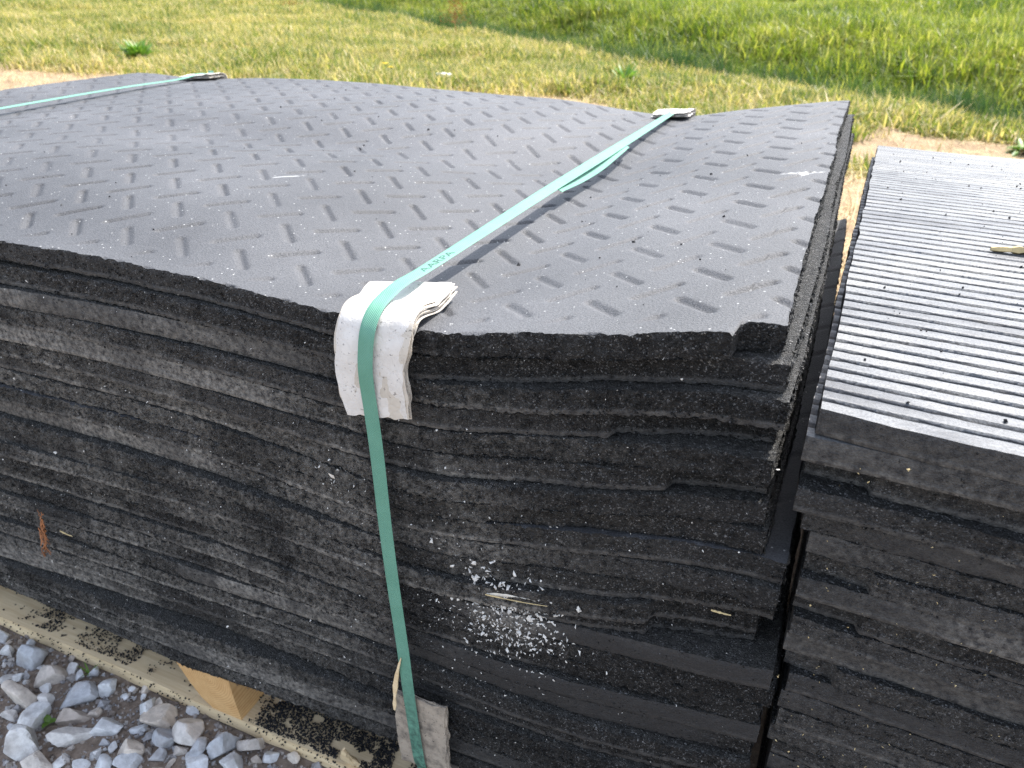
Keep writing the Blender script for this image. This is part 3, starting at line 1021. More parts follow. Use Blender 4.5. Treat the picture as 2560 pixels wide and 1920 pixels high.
def sheet(mb, left, right, nu, nv, off, th, seed, wr=0.0008, m=0, me=1, wear=0.002):
    """a sheet of paper between two rails; off = lift along the sheet normal"""
    A = bezier_like(left, nu); B = bezier_like(right, nu)
    w_ = np.linspace(0, 1, nv)[None, :, None]
    Pm = A[:, None, :] * (1 - w_) + B[:, None, :] * w_
    du = np.gradient(Pm, axis=0); dv = np.gradient(Pm, axis=1)
    n = np.cross(dv, du); n /= np.linalg.norm(n, axis=2, keepdims=True) + 1e-12
    if n[..., 1].mean() > 0:  # face outwards
        n = -n
    i, j = np.meshgrid(np.linspace(0, 1, nu), np.linspace(0, 1, nv), indexing='ij')
    wv = wr * fbm(i * 9, j * 6, seed=seed, o=4)
    ex = wear * vnoise(i * 14, j * 0, seed=seed + 3)
    dirv = dv / (np.linalg.norm(dv, axis=2, keepdims=True) + 1e-12)
    Pm = Pm + dirv * (ex * (j - 0.5) * 2)[..., None]
    du_ = du / (np.linalg.norm(du, axis=2, keepdims=True) + 1e-12)
    ey = wear * 1.2 * vnoise(j * 9, i * 0 + 5, seed=seed + 4)
    Pm = Pm + du_ * (ey * (np.clip(i - 0.8, 0, 1) * 5 - np.clip(0.2 - i, 0, 1) * 5))[..., None]
    o = np.asarray(off(i, j) if callable(off) else off)
    T_ = Pm + n * (o + wv + th)[..., None]
    Bt = Pm + n * (o + wv)[..., None]
    mb.grid(T_, m, flip=True)
    mb.grid(Bt, m)
    for E, fl in ((np.stack([T_[0], Bt[0]], 1), False), (np.stack([T_[-1], Bt[-1]], 1), True), (np.stack([T_[:, 0], Bt[:, 0]], 1), True), (np.stack([T_[:, -1], Bt[:, -1]], 1), False)):
        mb.grid(E, me, flip=fl, smooth=False)


def z_(p):
    p = np.asarray(p, float).copy(); p[:, 2] += Z0
    return p


def top_z(x, y):
    return float(S0(np.array([x]), np.array([max(y, 0.0)]))[0])


# pad over the near edge, in line with the strap
Lr = [(-0.428, 0.068, top_z(-0.428, 0.068) + .001), (-0.420, 0.034, top_z(-0.42, 0.034) + .001), (-0.414, 0.002, -0.068), (-0.416, -0.010, -0.090), (-0.4175, -0.013, -0.120), (-0.4155, -0.013, -0.152), (-0.408, -0.012, -0.177)]
Rr = [(-0.332, 0.086, top_z(-0.332, 0.086) + .010), (-0.331, 0.046, top_z(-0.331, 0.046) + .003), (-0.330, 0.004, -0.064), (-0.3315, -0.010, -0.082), (-0.336, -0.013, -0.112), (-0.3345, -0.014, -0.138), (-0.334, -0.013, -0.166)]
pad = tag(empty('corner_pad', (-0.374, 0, Z0 - 0.07)), 'white folded paper pad bent over the near edge under the green strap', 'corner pad')
NPLY = 8
for i in range(NPLY):
    b = MB()
    q = i / (NPLY - 1)
    fan = 0.0011 * i
    lt, rt = np.array(Lr) + [0.0012 * (i % 3) - 0.001, 0, 0], np.array(Rr) + [-0.0016 * ((i * 2) % 3), 0.0012 * (i % 2), 0.0]
    sheet(b, z_(lt), z_(rt), 46, 22, (lambda a, c, fan=fan: fan * (1 + 0.35 * c * (1 - a))), 0.0008, 300 + i * 9, wr=0.0004 if i < NPLY - 1 else 0.0009, wear=0.0016)
    link('paper_ply', b.mesh('paper_ply', [M_PAPER if i == NPLY - 1 else M_PLY, M_PLY], origin=pad.location), pad)
PADT = 0.0011 * (NPLY - 1) + 0.0012

# dirty pad at the foot of the strap
Lb = [(-0.3795, -0.014, -0.590), (-0.379, -0.015, -0.620), (-0.3785, -0.016, -0.660), (-0.376, -0.016, -0.70), (-0.376, -0.013, -0.722), (-0.376, 0.01, -0.733)]
Rb = [(-0.302, -0.015, -0.583), (-0.301, -0.016, -0.62), (-0.3005, -0.017, -0.655), (-0.299, -0.017, -0.695), (-0.299, -0.013, -0.712), (-0.299, 0.01, -0.724)]
pad2 = tag(empty('corner_pad', (-0.34, 0, Z0 - 0.72)), 'dirty brown cardboard pad under the strap at the foot of the stack', 'corner pad')
for i in range(3):
    b = MB()
    sheet(b, z_(np.array(Lb) + [0.001 * i, 0, 0]), z_(np.array(Rb) - [0.0015 * i, 0, 0]), 30, 18, 0.0018 * i, 0.0016, 380 + i * 9, wr=0.0007, wear=0.0022)
    link('cardboard_ply', b.mesh('cardboard_ply', [M_CARD, M_CARD], origin=pad2.location), pad2)

# pads on the far edge
for nm, xa, xb_, lab in (('near', -0.388, -0.306, 'small white paper pad on the far edge behind the long strap'), ('far', -1.745, -1.63, 'grubby white paper pad on the far edge at the left hand strap')):
    def bz(x, y):
        return top_z(x, y)
    mid = (xa + xb_) / 2
    p_ = tag(empty('corner_pad', (mid, YB, Z0 + bz(mid, YB))), lab, 'corner pad')
    for i in range(4):
        b = MB()
        Lq = [(xa, YB - 0.055, bz(xa, YB - .055) + .003), (xa, YB - 0.02, bz(xa, YB - .02) + .005), (xa, YB + 0.006, bz(xa, YB) + .003), (xa, YB + 0.014, bz(xa, YB) - .03), (xa, YB + 0.014, bz(xa, YB) - .09)]
        Rq = [(xb_, YB - 0.06, bz(xb_, YB - .06) + .009), (xb_, YB - 0.02, bz(xb_, YB - .02) + .008), (xb_, YB + 0.006, bz(xb_, YB) + .004), (xb_, YB + 0.014, bz(xb_, YB) - .03), (xb_, YB + 0.014, bz(xb_, YB) - .085)]
        sheet(b, z_(np.array(Lq) + [0.002 * (i % 2), -0.001 * i, 0]), z_(np.array(Rq) - [0.004 * (i % 3), 0.003 * (i % 2), 0]), 24, 16, lambda a, c, i=i: -(0.0018 * i * (1 + 0.6 * c)), 0.0012, 420 + i * 5, wr=0.001, wear=0.003)
        # flip the lift: the far pads face away from us
        link('paper_ply', b.mesh('paper_ply', [M_PAPER, M_PLY], origin=p_.location), p_)


# ------------------------------------------------------------------ straps
def ribbon(path, across, width, th, n, name, dustf=None, twist=None):
    """flat strap along path with the given across direction"""
    Pm = bezier_like(path, n)
    across = bezier_like(across, n)
    tan = np.gradient(Pm, axis=0); tan /= np.linalg.norm(tan, axis=1, keepdims=True)
    ac = across - tan * np.sum(across * tan, 1, keepdims=True); ac /= np.linalg.norm(ac, axis=1, keepdims=True)
    nr = np.cross(ac, tan); nr /= np.linalg.norm(nr, axis=1, keepdims=True)
    wv = np.array([-0.5, -0.47, -0.25, 0, 0.25, 0.47, 0.5]) * width
    prof = np.array([0.0, 0.5, 0.5, 0.5, 0.5, 0.5, 0.0]) * th
    T_ = Pm[:, None] + ac[:, None] * wv[None, :, None] + nr[:, None] * prof[None, :, None]
    B_ = Pm[:, None] + ac[:, None] * wv[None, :, None] - nr[:, None] * prof[None, :, None]
    mb = MB()
    a = np.zeros(T_.shape[:2]) if dustf is None else dustf(T_)
    mb.grid(T_, 0, flip=True, a=a); mb.grid(B_, 0, a=a)
    return mb, Pm, ac, nr, tan


SW = 0.0175
pt = PADT
zf = -0.064 + pt
path = [(-0.3390, -0.019, -0.735), (-0.3408, -0.022, -0.715), (-0.3430, -0.026, -0.69), (-0.3527, -0.0245, -0.58), (-0.3595, -0.0215, -0.50), (-0.366, -0.0225, -0.40), (-0.3705, -0.0235, -0.31), (-0.374, -0.0235, -0.22), (-0.3775, -0.0235, -0.165),
        (-0.3785, -0.0262, -0.125), (-0.3775, -0.0258, -0.100), (-0.3755, -0.0215, -0.074), (-0.3745, -0.0065, -0.0565), (-0.3740, 0.018, -0.0495), (-0.3735, 0.045, -0.0465), (-0.3715, 0.09, -0.0465), (-0.366, 0.25, -0.0425), (-0.361, 0.45, -0.039), (-0.355, 0.70, -0.037), (-0.350, 0.95, -0.035),
        (-0.3465, 1.14, -0.033), (-0.3460, 1.195, -0.0325), (-0.3458, 1.226, -0.036), (-0.3457, 1.239, -0.052), (-0.3457, 1.2405, -0.10), (-0.3457, 1.238, -0.40), (-0.3457, 1.236, -0.735)]
path = z_(path)
across = np.tile([1.0, 0, 0], (len(path), 1)).astype(float)
across[16:21] = [(1, 0, -0.10), (1, 0, -0.22), (1, 0.0, -0.30), (1, 0, -0.12), (1, 0, 0)]


def strap_dirt(P):
    z = P[..., 2] - Z0
    return np.clip(sstep(-0.45, -0.70, z) * 0.9, 0, 1)


strap = tag(empty('strap', (-0.35, 0.6, Z0)), 'teal green strap crossing the top sheet and running down the front face', 'strap')
mbs, SP, SA, SN, STn = ribbon(path, across, SW, 0.0009, 420, 'band', strap_dirt)
link('band', mbs.mesh('band', [M_STRAP], origin=strap.location), strap)
# the loose overlapped tail under the band
sel = [16, 17, 18]
tp = z_([(-0.3555, 0.46, -0.0425), (-0.3520, 0.55, -0.047), (-0.3490, 0.64, -0.047), (-0.3475, 0.72, -0.0425), (-0.3480, 0.80, -0.0385)])
tb, *_ = ribbon(tp, np.tile([1.0, 0, -0.35], (5, 1)), SW * 0.96, 0.0008, 60, 'tail')
link('overlapped_tail', tb.mesh('overlapped_tail', [M_STRAP], origin=strap.location), strap)
# printed letters
cu = bpy.data.curves.new('letters', 'FONT')
cu.body = 'AARPA'
cu.size = 0.0125
cu.align_x = 'CENTER'; cu.align_y = 'CENTER'
tmp = bpy.data.objects.new('letters_tmp', cu)
C.objects.link(tmp)
dg = bpy.context.evaluated_depsgraph_get()
lm = bpy.data.meshes.new_from_object(tmp.evaluated_get(dg))
C.objects.unlink(tmp); bpy.data.objects.remove(tmp)
i0 = int(np.argmin(np.abs(SP[:, 1] - 0.118) + 10 * (SP[:, 2] < Z0 - 0.1)))
t_, a_, n_ = Vector(STn[i0]), Vector(SA[i0]), Vector(SN[i0])
if n_.z < 0:
    n_ = -n_
up = n_.cross(t_)
Mx = Matrix((t_, up, n_)).transposed()
for v in lm.vertices:
    c = v.co.copy(); c.x *= 1.75
    v.co = Mx @ c + Vector(SP[i0]) + n_ * 0.00065 + up * -0.0010 - strap.location
lm.materials.clear(); lm.materials.append(M_INK)
link('printed_letters', lm, strap)

# left hand strap
p2 = [(-1.625, -0.016, -0.735), (-1.625, -0.018, -0.40), (-1.625, -0.018, -0.11), (-1.626, -0.012, top_z(-1.626, 0) - 0.008)]
for yy in (0.01, 0.12, 0.40, 0.65, 0.92, 1.10):
    xx = -1.627 - 0.055 * yy
    p2.append((xx, yy, max(top_z(xx + d_, yy) for d_ in (-0.01, 0, 0.01)) + 0.007 + 0.006 * math.sin(math.pi * yy / 1.2)))
p2 += [(-1.687, 1.19, top_z(-1.687, 1.19) + 0.016), (-1.688, 1.228, top_z(-1.688, 1.2) + 0.010), (-1.688, 1.2405, -0.068), (-1.688, 1.24, -0.40), (-1.688, 1.236, -0.735)]
path2 = z_(p2)
ac2 = np.tile([1.0, 0, 0], (len(path2), 1)).astype(float)
strap2 = tag(empty('strap', (-1.65, 0.6, Z0)), 'green strap at the far left end of the strapped stack', 'strap')
mb2, *_ = ribbon(path2, ac2, SW, 0.0009, 260, 'band')
link('band', mb2.mesh('band', [M_STRAP], origin=strap2.location), strap2)

# ------------------------------------------------------------------ loose bits on the stack and pallet
r = np.random.default_rng(44)


def flakes(pts, size, r):
    """thin irregular chips standing at odd angles"""
    n = len(pts)
    k = 5
    V = []; F = []
    for i in range(n):
        a = np.sort(r.uniform(0, 2 * math.pi, k)); rad = r.uniform(0.45, 1.1, k) * size[i]
        el = r.uniform(0.3, 1.0)
        p = np.stack([np.cos(a) * rad, np.sin(a) * rad * el, r.normal(0, 0.12, k) * size[i]], 1)
        q = Quaternion(r.normal(size=4)); q.normalize()
        nn = Vector((0, -1, 0.3)) + Vector(r.normal(0, 0.45, 3)); nn.normalize()
        R_ = np.array(nn.to_track_quat('Z', 'Y').to_matrix()) @ np.array(Matrix.Rotation(r.uniform(0, 6.28), 3, 'Z'))
        p = p @ R_.T + pts[i]
        b = len(V)
        V += list(p) + [p.mean(0) - np.array(nn) * size[i] * 0.15, p.mean(0) + np.array(nn) * size[i] * 0.25]
        for j in range(k):
            F.append((b + j, b + (j + 1) % k, b + k + 1)); F.append((b + (j + 1) % k, b + j, b + k))
    return np.array(V), np.array(F)


def front_pt(x, z):
    """a point just proud of the front face of the strapped stack"""
    k = np.clip(np.round((-(z) - 0.05) / 0.0285), 1, NK - 1).astype(int)
    pr = np.array([float(proud(np.array([a]), int(b))[0]) for a, b in zip(np.atleast_1d(x), np.atleast_1d(k))])
    return np.stack([x, -np.abs(pr) - 0.0035, z + Z0], 1)


n = 620
xx = r.uniform(-1.2, 0.03, n); zz = r.uniform(-0.72, -0.05, n)
ok = zz < np.interp(xx, FX, FZ) - 0.01
xx, zz = xx[ok], zz[ok]
pts = front_pt(xx, zz); sz = r.uniform(0.0006, 0.0018, len(pts)) * (1 + (r.random(len(pts)) < 0.08) * 1.0)
V1, F1 = flakes(pts, sz, r)
fo = MB(); fo.add(V1, F1, 0, False)
# the dense spill to the right of the strap
for cxx, czz, sx_, sz_, nn, smax in ((-0.225, -0.385, 0.030, 0.018, 190, 0.0044), (-0.262, -0.350, 0.020, 0.012, 30, 0.0048), (-0.205, -0.415, 0.030, 0.022, 190, 0.0036), (-0.245, -0.435, 0.038, 0.03, 190, 0.0026), (-0.235, -0.51, 0.03, 0.03, 50, 0.0020), (-0.30, -0.30, 0.05, 0.05, 60, 0.0018), (-0.44, -0.28, 0.02, 0.012, 18, 0.0026), (-0.50, -0.31, 0.08, 0.02, 60, 0.0012)):
    xx = r.normal(cxx, sx_, nn); zz = r.normal(czz, sz_, nn)
    V1, F1 = flakes(front_pt(xx, zz), r.uniform(0.0007, smax * 1.15, nn), r)
    fo.add(V1, F1, 0, False)
V1, F1 = flakes(front_pt(np.array([-0.4475, -0.268, -0.263]), np.array([-0.2746, -0.362, -0.374])), [0.0075, 0.0065, 0.007], r); fo.add(V1, F1, 0, False)
fo_me = fo.mesh('paper_flakes', [M_FLAKE])
tag(link('paper_flakes', fo_me), 'white paper flakes caught on the front of the strapped stack', kind='stuff')

# flakes on the right hand stack
n = 240
xx = r.uniform(0.06, 0.42, n); zz = r.uniform(-0.6, -0.09, n)
V1, F1 = flakes(np.stack([xx, -0.018 - 0.036 * (xx - 0.04), zz + Z0], 1), r.uniform(0.0006, 0.0020, n), r)
fo = MB(); fo.add(V1, F1, 0, False)
tag(link('straw_flakes', fo.mesh('straw_flakes', [M_STRAW])), 'pale straw flecks on the front of the right hand stack', kind='stuff')

# black crumbs spilled along the board
pts = []
for cx_, w_, nn in ((-1.155, 0.04, 500), (-1.12, 0.03, 250), (-1.06, 0.05, 350), (-0.98, 0.05, 450), (-0.93, 0.05, 350), (-0.86, 0.05, 90), (-0.64, 0.035, 1300), (-0.575, 0.05, 1300), (-0.51, 0.05, 1500), (-0.45, 0.05, 1500), (-0.4, 0.05, 900), (-0.8, 0.35, 500)):
    x = r.normal(cx_, w_ * 0.6, nn)
    t = r.random(nn)
    y = 0.012 + 0.075 * t if cx_ < -0.7 else 0.006 + 0.085 * t
    keep = fbm(x * 38, y * 38, seed=500) > (0.02 if cx_ < -0.7 else -0.28)
    pts.append(np.stack([x, y, np.full(nn, ZBOARD) + r.uniform(0, 0.003, nn)], 1)[keep])
pts = np.concatenate(pts)
pts = pts[(pts[:, 1] > 0.005) & (pts[:, 1] < 0.10)]
x = r.uniform(-1.3, -0.35, 220)
pts = np.vstack([pts, np.stack([x, np.full(220, 0.0015), ZBOARD - r.random(220) ** 2 * 0.022], 1)])
cv, cf = tetras(pts, r.uniform(0.0009, 0.0026, len(pts)), r)
fo = MB(); fo.add(cv, cf, 0, False)
tag(link('rubber_crumbs', fo.mesh('rubber_crumbs', [M_CRUMB])), 'black rubber crumbs spilled along the pallet board', kind='stuff')

# crumbs on the ribbed sheet and the tread sheet
pts = []
for i in range(300):
    y = r.uniform(0.02, 1.1); x = r.uniform(0.06, 0.5) + 0.035 * y
    pts.append((x, y, Z0 - 0.073 + float(arch(np.array(y))) + 0.001))
for i in range(160):
    x = r.uniform(-1.3, -0.02); y = r.uniform(0.01, 1.1)
    pts.append((x, y, Z0 + top_z(x, y) + 0.0006))
cv, cf = tetras(np.array(pts), 0.0006 + 0.0022 * r.random(len(pts)) ** 3, r)
fo = MB(); fo.add(cv, cf, 0, False)
tag(link('loose_crumbs', fo.mesh('loose_crumbs', [M_CRUMB])), 'loose black crumbs lying on top of both stacks', kind='stuff')


def splinter(mb, p0, p1, w0, w1, th, seed, m=0):
    """a split sliver of wood: tapering wedge with a frayed tip"""
    p0, p1 = np.array(p0, float), np.array(p1, float)
    d = p1 - p0; L = np.linalg.norm(d); d /= L
    s = np.cross(d, [0.2, 0.5, 1.0]); s /= np.linalg.norm(s); u = np.cross(s, d)
    rr = np.random.default_rng(seed)
    tt = np.linspace(0, 1, 10)
    rings = []
    for t in tt:
        w_ = (w0 * (1 - t) + w1 * t) * (1 + 0.25 * rr.normal()) * (1 if 0 < t < 1 else 0.5)
        h_ = th * (1 - 0.5 * t) * (1 + 0.2 * rr.normal())
        c = p0 + d * L * t + s * 0.05 * L * math.sin(t * 2.5)
        rings.append([c + s * w_ + u * h_, c + s * w_ * 0.2 + u * h_ * 1.5, c - s * w_ + u * h_ * 0.6, c - s * w_ - u * h_, c + s * w_ - u * h_, c + s * w_ + u * h_])
    mb.grid(np.array(rings), m, smooth=False)
    for e in (0, -1):
        Q = np.array(rings[e][:5]); mb.add(Q, np.array([(0, 1, 2), (0, 2, 3), (0, 3, 4)]), m, False)


b = MB(); zz = Z0 - 0.073 + float(arch(np.array(0.43))) + 0.003
splinter(b, (0.200, 0.428, zz), (0.262, 0.440, zz + 0.001), 0.003, 0.009, 0.0030, 3)
tag(link('wood_chip', b.mesh('wood_chip', [M_STRAW])), 'straw coloured wood chip lying across the ribbed sheet', 'wood chip')
b = MB()
splinter(b, (-0.486, 0.010, ZBOARD + 0.001), (-0.470, -0.018, ZBOARD + 0.075), 0.012, 0.002, 0.004, 5)
splinter(b, (-0.474, 0.012, ZBOARD + 0.001), (-0.478, -0.008, ZBOARD + 0.050), 0.008, 0.002, 0.003, 6)
tag(link('wood_splinter', b.mesh('wood_splinter', [M_WOOD])), 'split wood splinter standing up from the pallet board', 'splinter')
b = MB()
splinter(b, (-0.3735, -0.028, -0.610 + Z0), (-0.3585, -0.024, -0.515 + Z0), 0.0045, 0.0010, 0.0012, 8)
tag(link('wood_sliver', b.mesh('wood_sliver', [M_WOOD])), 'thin grey wood sliver tucked behind the strap above the dirty pad', 'splinter')

# straw bits on the front faces
for i, (x, z, a, L) in enumerate(((-0.955, -0.520, 0.1, 0.03), (-0.012, -0.300, 0.35, 0.02), (-1.06, -0.45, 2.4, 0.012))):
    b = MB(); c = np.array([x, -0.016, z + Z0])
    splinter(b, c, c + np.array([math.cos(a) * L, -0.002, math.sin(a) * L * 0.4]), 0.0012, 0.0006, 0.0008, 60 + i)
    tag(link('straw', b.mesh('straw', [M_STRAW])), ['straw stalk by the dead root on the left front face', 'straw stalk on the ledge at the right end of the strapped stack', 'tiny straw scrap near the left end of the front face'][i], 'straw', 'straw scraps')

# a dead root hanging on the left of the front face
b = MB()
rr = np.random.default_rng(12)
tr_ = bezier_like([(-0.985, -0.017, -0.487 + Z0), (-0.982, -0.020, -0.505 + Z0), (-0.990, -0.018, -0.528 + Z0), (-0.991, -0.021, -0.548 + Z0), (-1.002, -0.019, -0.568 + Z0), (-1.010, -0.020, -0.582 + Z0)], 26)
for j in range(7):
    off = rr.normal(0, 0.0022, 3); off[1] = -abs(off[1])
    s0, s1 = sorted(rr.integers(0, 26, 2)); s1 = max(s1, min(25, s0 + 8)); s0 = min(s0, s1 - 4)
    if j == 0:
        s0, s1 = 0, 25
    seg = tr_[s0:s1 + 1] + off + rr.normal(0, 0.0011, (s1 - s0 + 1, 3))
    rad = 0.0018 * rr.uniform(0.5, 1.3) * np.sin(np.linspace(0.35, 2.8, len(seg)))
    ang = np.linspace(0, 2 * math.pi, 6)
    R_ = seg[:, None, :] + rad[:, None, None] * np.stack([np.cos(ang), np.sin(ang) * 0.6, np.sin(ang + 1) * 0.2], -1)[None]
    b.grid(R_, 0)
for j in range(14):
    i_ = rr.integers(2, 24); p0 = tr_[i_]; p1 = p0 + rr.normal(0, 0.006, 3) * [1, 0.4, 1]
    splinter(b, p0, p1, 0.0007, 0.0003, 0.0006, 80 + j)
tag(link('dead_root', b.mesh('dead_root', [M_BROWN])), 'rust brown dead root hanging on the left of the front face', 'root')

# feather
b = MB()
f0, f1 = np.array([-0.247, -0.021, -0.366 + Z0]), np.array([-0.190, -0.019, -0.3565 + Z0])
tt = np.linspace(0, 1, 16)
shaft = f0 + (f1 - f0) * tt[:, None] + np.array([0, 0, 1]) * (0.0022 * np.sin(tt * 3.1))[:, None]
vane = np.sin(np.clip(tt * 1.6, 0, 1) * math.pi) * 0.0036
Rg = np.stack([shaft + np.array([0, -0.001, 0.55]) * vane[:, None], shaft + np.array([0, -0.0006, 0]), shaft - np.array([0, 0.0005, 0.9]) * vane[:, None]], 1)
Rg += rr.normal(0, 0.0004, Rg.shape) * [1, 0.3, 1]
b.grid(Rg, 0); b.grid(Rg + np.array([0, 0.0003, 0]), 0, flip=True)
feather = tag(empty('feather', tuple(f0)), 'small pale feather among the white flakes on the front face', 'feather')
link('vane', b.mesh('vane', [M_FEATHER], origin=f0), feather)
b = MB(); splinter(b, f0 - 0.001, f1 + np.array([0.014, 0, -0.001]), 0.0005, 0.0003, 0.0005, 99)
link('shaft', b.mesh('shaft', [M_STRAW], origin=f0), feather)


# ------------------------------------------------------------------ gravel
def stone_mesh(seed, sub=3):
    rr = np.random.default_rng(seed)
    bm = bmesh.new(); bmesh.ops.create_icosphere(bm, subdivisions=sub, radius=1)
    nn = rr.normal(size=(9, 3)); nn /= np.linalg.norm(nn, axis=1, keepdims=True)
    hh = rr.uniform(0.45, 0.95, 9)
    for v in bm.verts:
        d = np.array(v.co); d /= np.linalg.norm(d)
        dots = nn @ d
        cand = np.where(dots > 0.12, hh / np.maximum(dots, 0.12), 9)
        rad = -np.log(np.sum(np.exp(-42 * np.append(cand, 1.15)))) / 42
        v.co = Vector(d * rad)
    V = np.array([v.co[:] for v in bm.verts])
    disp = 0.018 * fbm(V[:, 0] * 3, V[:, 1] * 3, V[:, 2] * 3, seed=seed)
    for v, q in zip(bm.verts, disp):
        v.co *= (1 + q)
    me = bpy.data.meshes.new('stone'); bm.to_mesh(me); bm.free()
    me.polygons.foreach_set('use_smooth', [True] * len(me.polygons))
    me.set_sharp_from_angle(angle=math.radians(17))
    me.materials.append(M_STONE)
    return me


STONES = [stone_mesh(600 + i, 2 if i > 7 else 4) for i in range(14)]


def on_ground(px, py, z=0.02):
    """ground point under a spot of the gravel corner (2560 x 1920 picture grid), used to lay out the stones"""
    f_ = 27.03 / 36 * 2560
    d = RM @ Vector(((px - 1280) / f_, -(py - 960) / f_, -1))
    t = (z - CAM[2]) / d.z
    return CAM[0] + d.x * t, CAM[1] + d.y * t


BIG = [(185, 910, 200, 170), (30, 860, 90, 100), (325, 1050, 200, 140), (465, 985, 90, 90), (100, 1030, 110, 70), (145, 1180, 270, 140), (500, 1180, 290, 150), (720, 1125, 150, 140), (205, 1310, 210, 170),
       (470, 1310, 200, 110), (485, 1440, 150, 250), (705, 1365, 210, 130), (980, 1240, 170, 140), (1075, 1320, 210, 160), (140, 1500, 280, 270), (215, 1610, 230, 150), (855, 1530, 150, 120), (1120, 1440, 150, 130),
       (1270, 1410, 180, 150), (1480, 1490, 180, 180), (1690, 1480, 170, 110), (1330, 1510, 120, 100), (860, 1620, 160, 100), (1290, 1600, 200, 90), (1560, 1620, 200, 100), (300, 1200, 110, 110), (30, 1060, 80, 120),
       (60, 1290, 110, 80), (690, 1470, 70, 50), (740, 1500, 70, 60), (620, 1270, 80, 70), (1190, 1530, 80, 70), (930, 1370, 110, 60), (400, 1590, 80, 80), (520, 1640, 120, 80), (680, 1620, 110, 90), (1040, 1560, 110, 80), (1700, 1580, 90, 70), (1810, 1560, 90, 90)]
placed = []
rr = np.random.default_rng(21)


def add_stone(x, y, a, c, h, me=None, flat=0.35):
    o = link('stone', me or STONES[rr.integers(len(STONES))], ground)
    o.rotation_euler = (rr.uniform(-0.9, 0.9), rr.uniform(-0.9, 0.9), rr.uniform(0, 6.28))
    o.scale = (a, c, h)
    o.location = (x, y, h * flat)
    placed.append((x, y, max(a, c)))
    return o


for (cx_, cy_, w_, h_) in BIG:
    x, y = on_ground(cx_ / 2.676, 1300 + cy_ / 2.676, 0.012)
    s = 1.19 / 1922 / 2.676
    a, c = w_ * s * 0.60, h_ * s * 0.68
    o = add_stone(x, y, a, c, min(a, c) * rr.uniform(0.7, 1.0), STONES[rr.integers(8)])
    o.rotation_euler.z = math.radians(20) + rr.normal(0, 0.25)
cnt = 0
while cnt < 300:
    x, y = rr.uniform(-1.5, -0.42), rr.uniform(-0.42, 0.01)
    a = 0.004 + 0.014 * rr.random() ** 1.8
    if any((x - p[0]) ** 2 + (y - p[1]) ** 2 < (0.80 * (a + p[2])) ** 2 for p in placed):
        if rr.random() > 0.03:
            cnt += 0.02
            continue
    add_stone(x, y, a * rr.uniform(0.9, 1.3), a * rr.uniform(0.7, 1.1), a * rr.uniform(0.55, 0.9))
    cnt += 1

# fine gravel between the stones
n = 15000
px_ = np.stack([rr.uniform(-1.6, -0.2, n), rr.uniform(-0.5, 0.0, n), rr.uniform(-0.001, 0.003, n)], 1)
n2 = 6000
px2 = np.stack([rr.uniform(-2.6, 1.6, n2), rr.uniform(-1.6, 0.2, n2), rr.uniform(0, 0.004, n2)], 1)
pp = np.vstack([px_, px2])
V1, F1 = tetras(pp, np.concatenate([rr.uniform(0.0012, 0.0070, n) * rr.random(n) ** 0.5 + 0.0006, rr.uniform(0.003, 0.014, n2) * (rr.random(n2) > 0)]), rr)
mb = MB(); mb.add(V1, F1, 0, False, np.repeat(rr.random(n + n2), 6))
tag(link('fine_gravel', mb.mesh('fine_gravel', [M_PEB])), 'fine gravel and grit between the larger stones', kind='stuff')


# ------------------------------------------------------------------ plants
def leaf(mb, base, dirv, L, w, droop, a, seg=5, m=0, fold=0.25):
    d = Vector(dirv).normalized()
    side = d.cross(Vector((0, 0, 1)))
    if side.length < 1e-3:
        side = Vector((1, 0, 0))
    side.normalize()
    rows = []
    p = Vector(base)
    cur = d.copy()
    for i in range(seg + 1):
        t = i / seg
        ww = w * math.sin(math.pi * min(1, 0.12 + 0.88 * t) ** 0.8) if i < seg else w * 0.03
        upv = side.cross(cur)
        rows.append([p - side * ww + upv * ww * fold, p.copy(), p + side * ww + upv * ww * fold])
        cur = (cur + Vector((0, 0, -droop / seg))).normalized()
        p = p + cur * (L / seg)
    mb.grid(np.array([[list(q) for q in rw] for rw in rows]), m, a=a)


def weed(name, label, x, y, n, L, w, mat, upright=0.7, seed=1, flowers=0, cat='weed', group=None):
    rr = np.random.default_rng(seed)
    z = float(terrain(np.array([x]), np.array([y]))[0])
    root = tag(empty(name, (x, y, z)), label, cat, group)
    mb = MB()
    for i in range(n):
        a = rr.uniform(0, 6.28); e = rr.uniform(0.25, 1.0) * upright
        leaf(mb, (rr.normal(0, L * 0.12), rr.normal(0, L * 0.12), 0), (math.cos(a), math.sin(a), e * 2), L * rr.uniform(0.5, 1.1), w * rr.uniform(0.7, 1.2), rr.uniform(0.5, 1.3), rr.random())
    link('leaves', mb.mesh('leaves', [mat]), root)
    for i in range(flowers):
        mb = MB(); a = rr.uniform(0, 6.28); hx, hy, hz = math.cos(a) * L * 0.3, math.sin(a) * L * 0.3, L * rr.uniform(0.8, 1.2)
        splinter(mb, (0, 0, 0), (hx, hy, hz), 0.004, 0.003, 0.003, seed + i, 1)
        for j in range(14):
            b_ = j / 14 * 6.28
            leaf(mb, (hx, hy, hz), (math.cos(b_), math.sin(b_), 0.5), 0.045, 0.009, 0.4, 0.5, seg=2)
        link('flower', mb.mesh('flower', [M_YELLOW, M_WEED]), root)
    return root


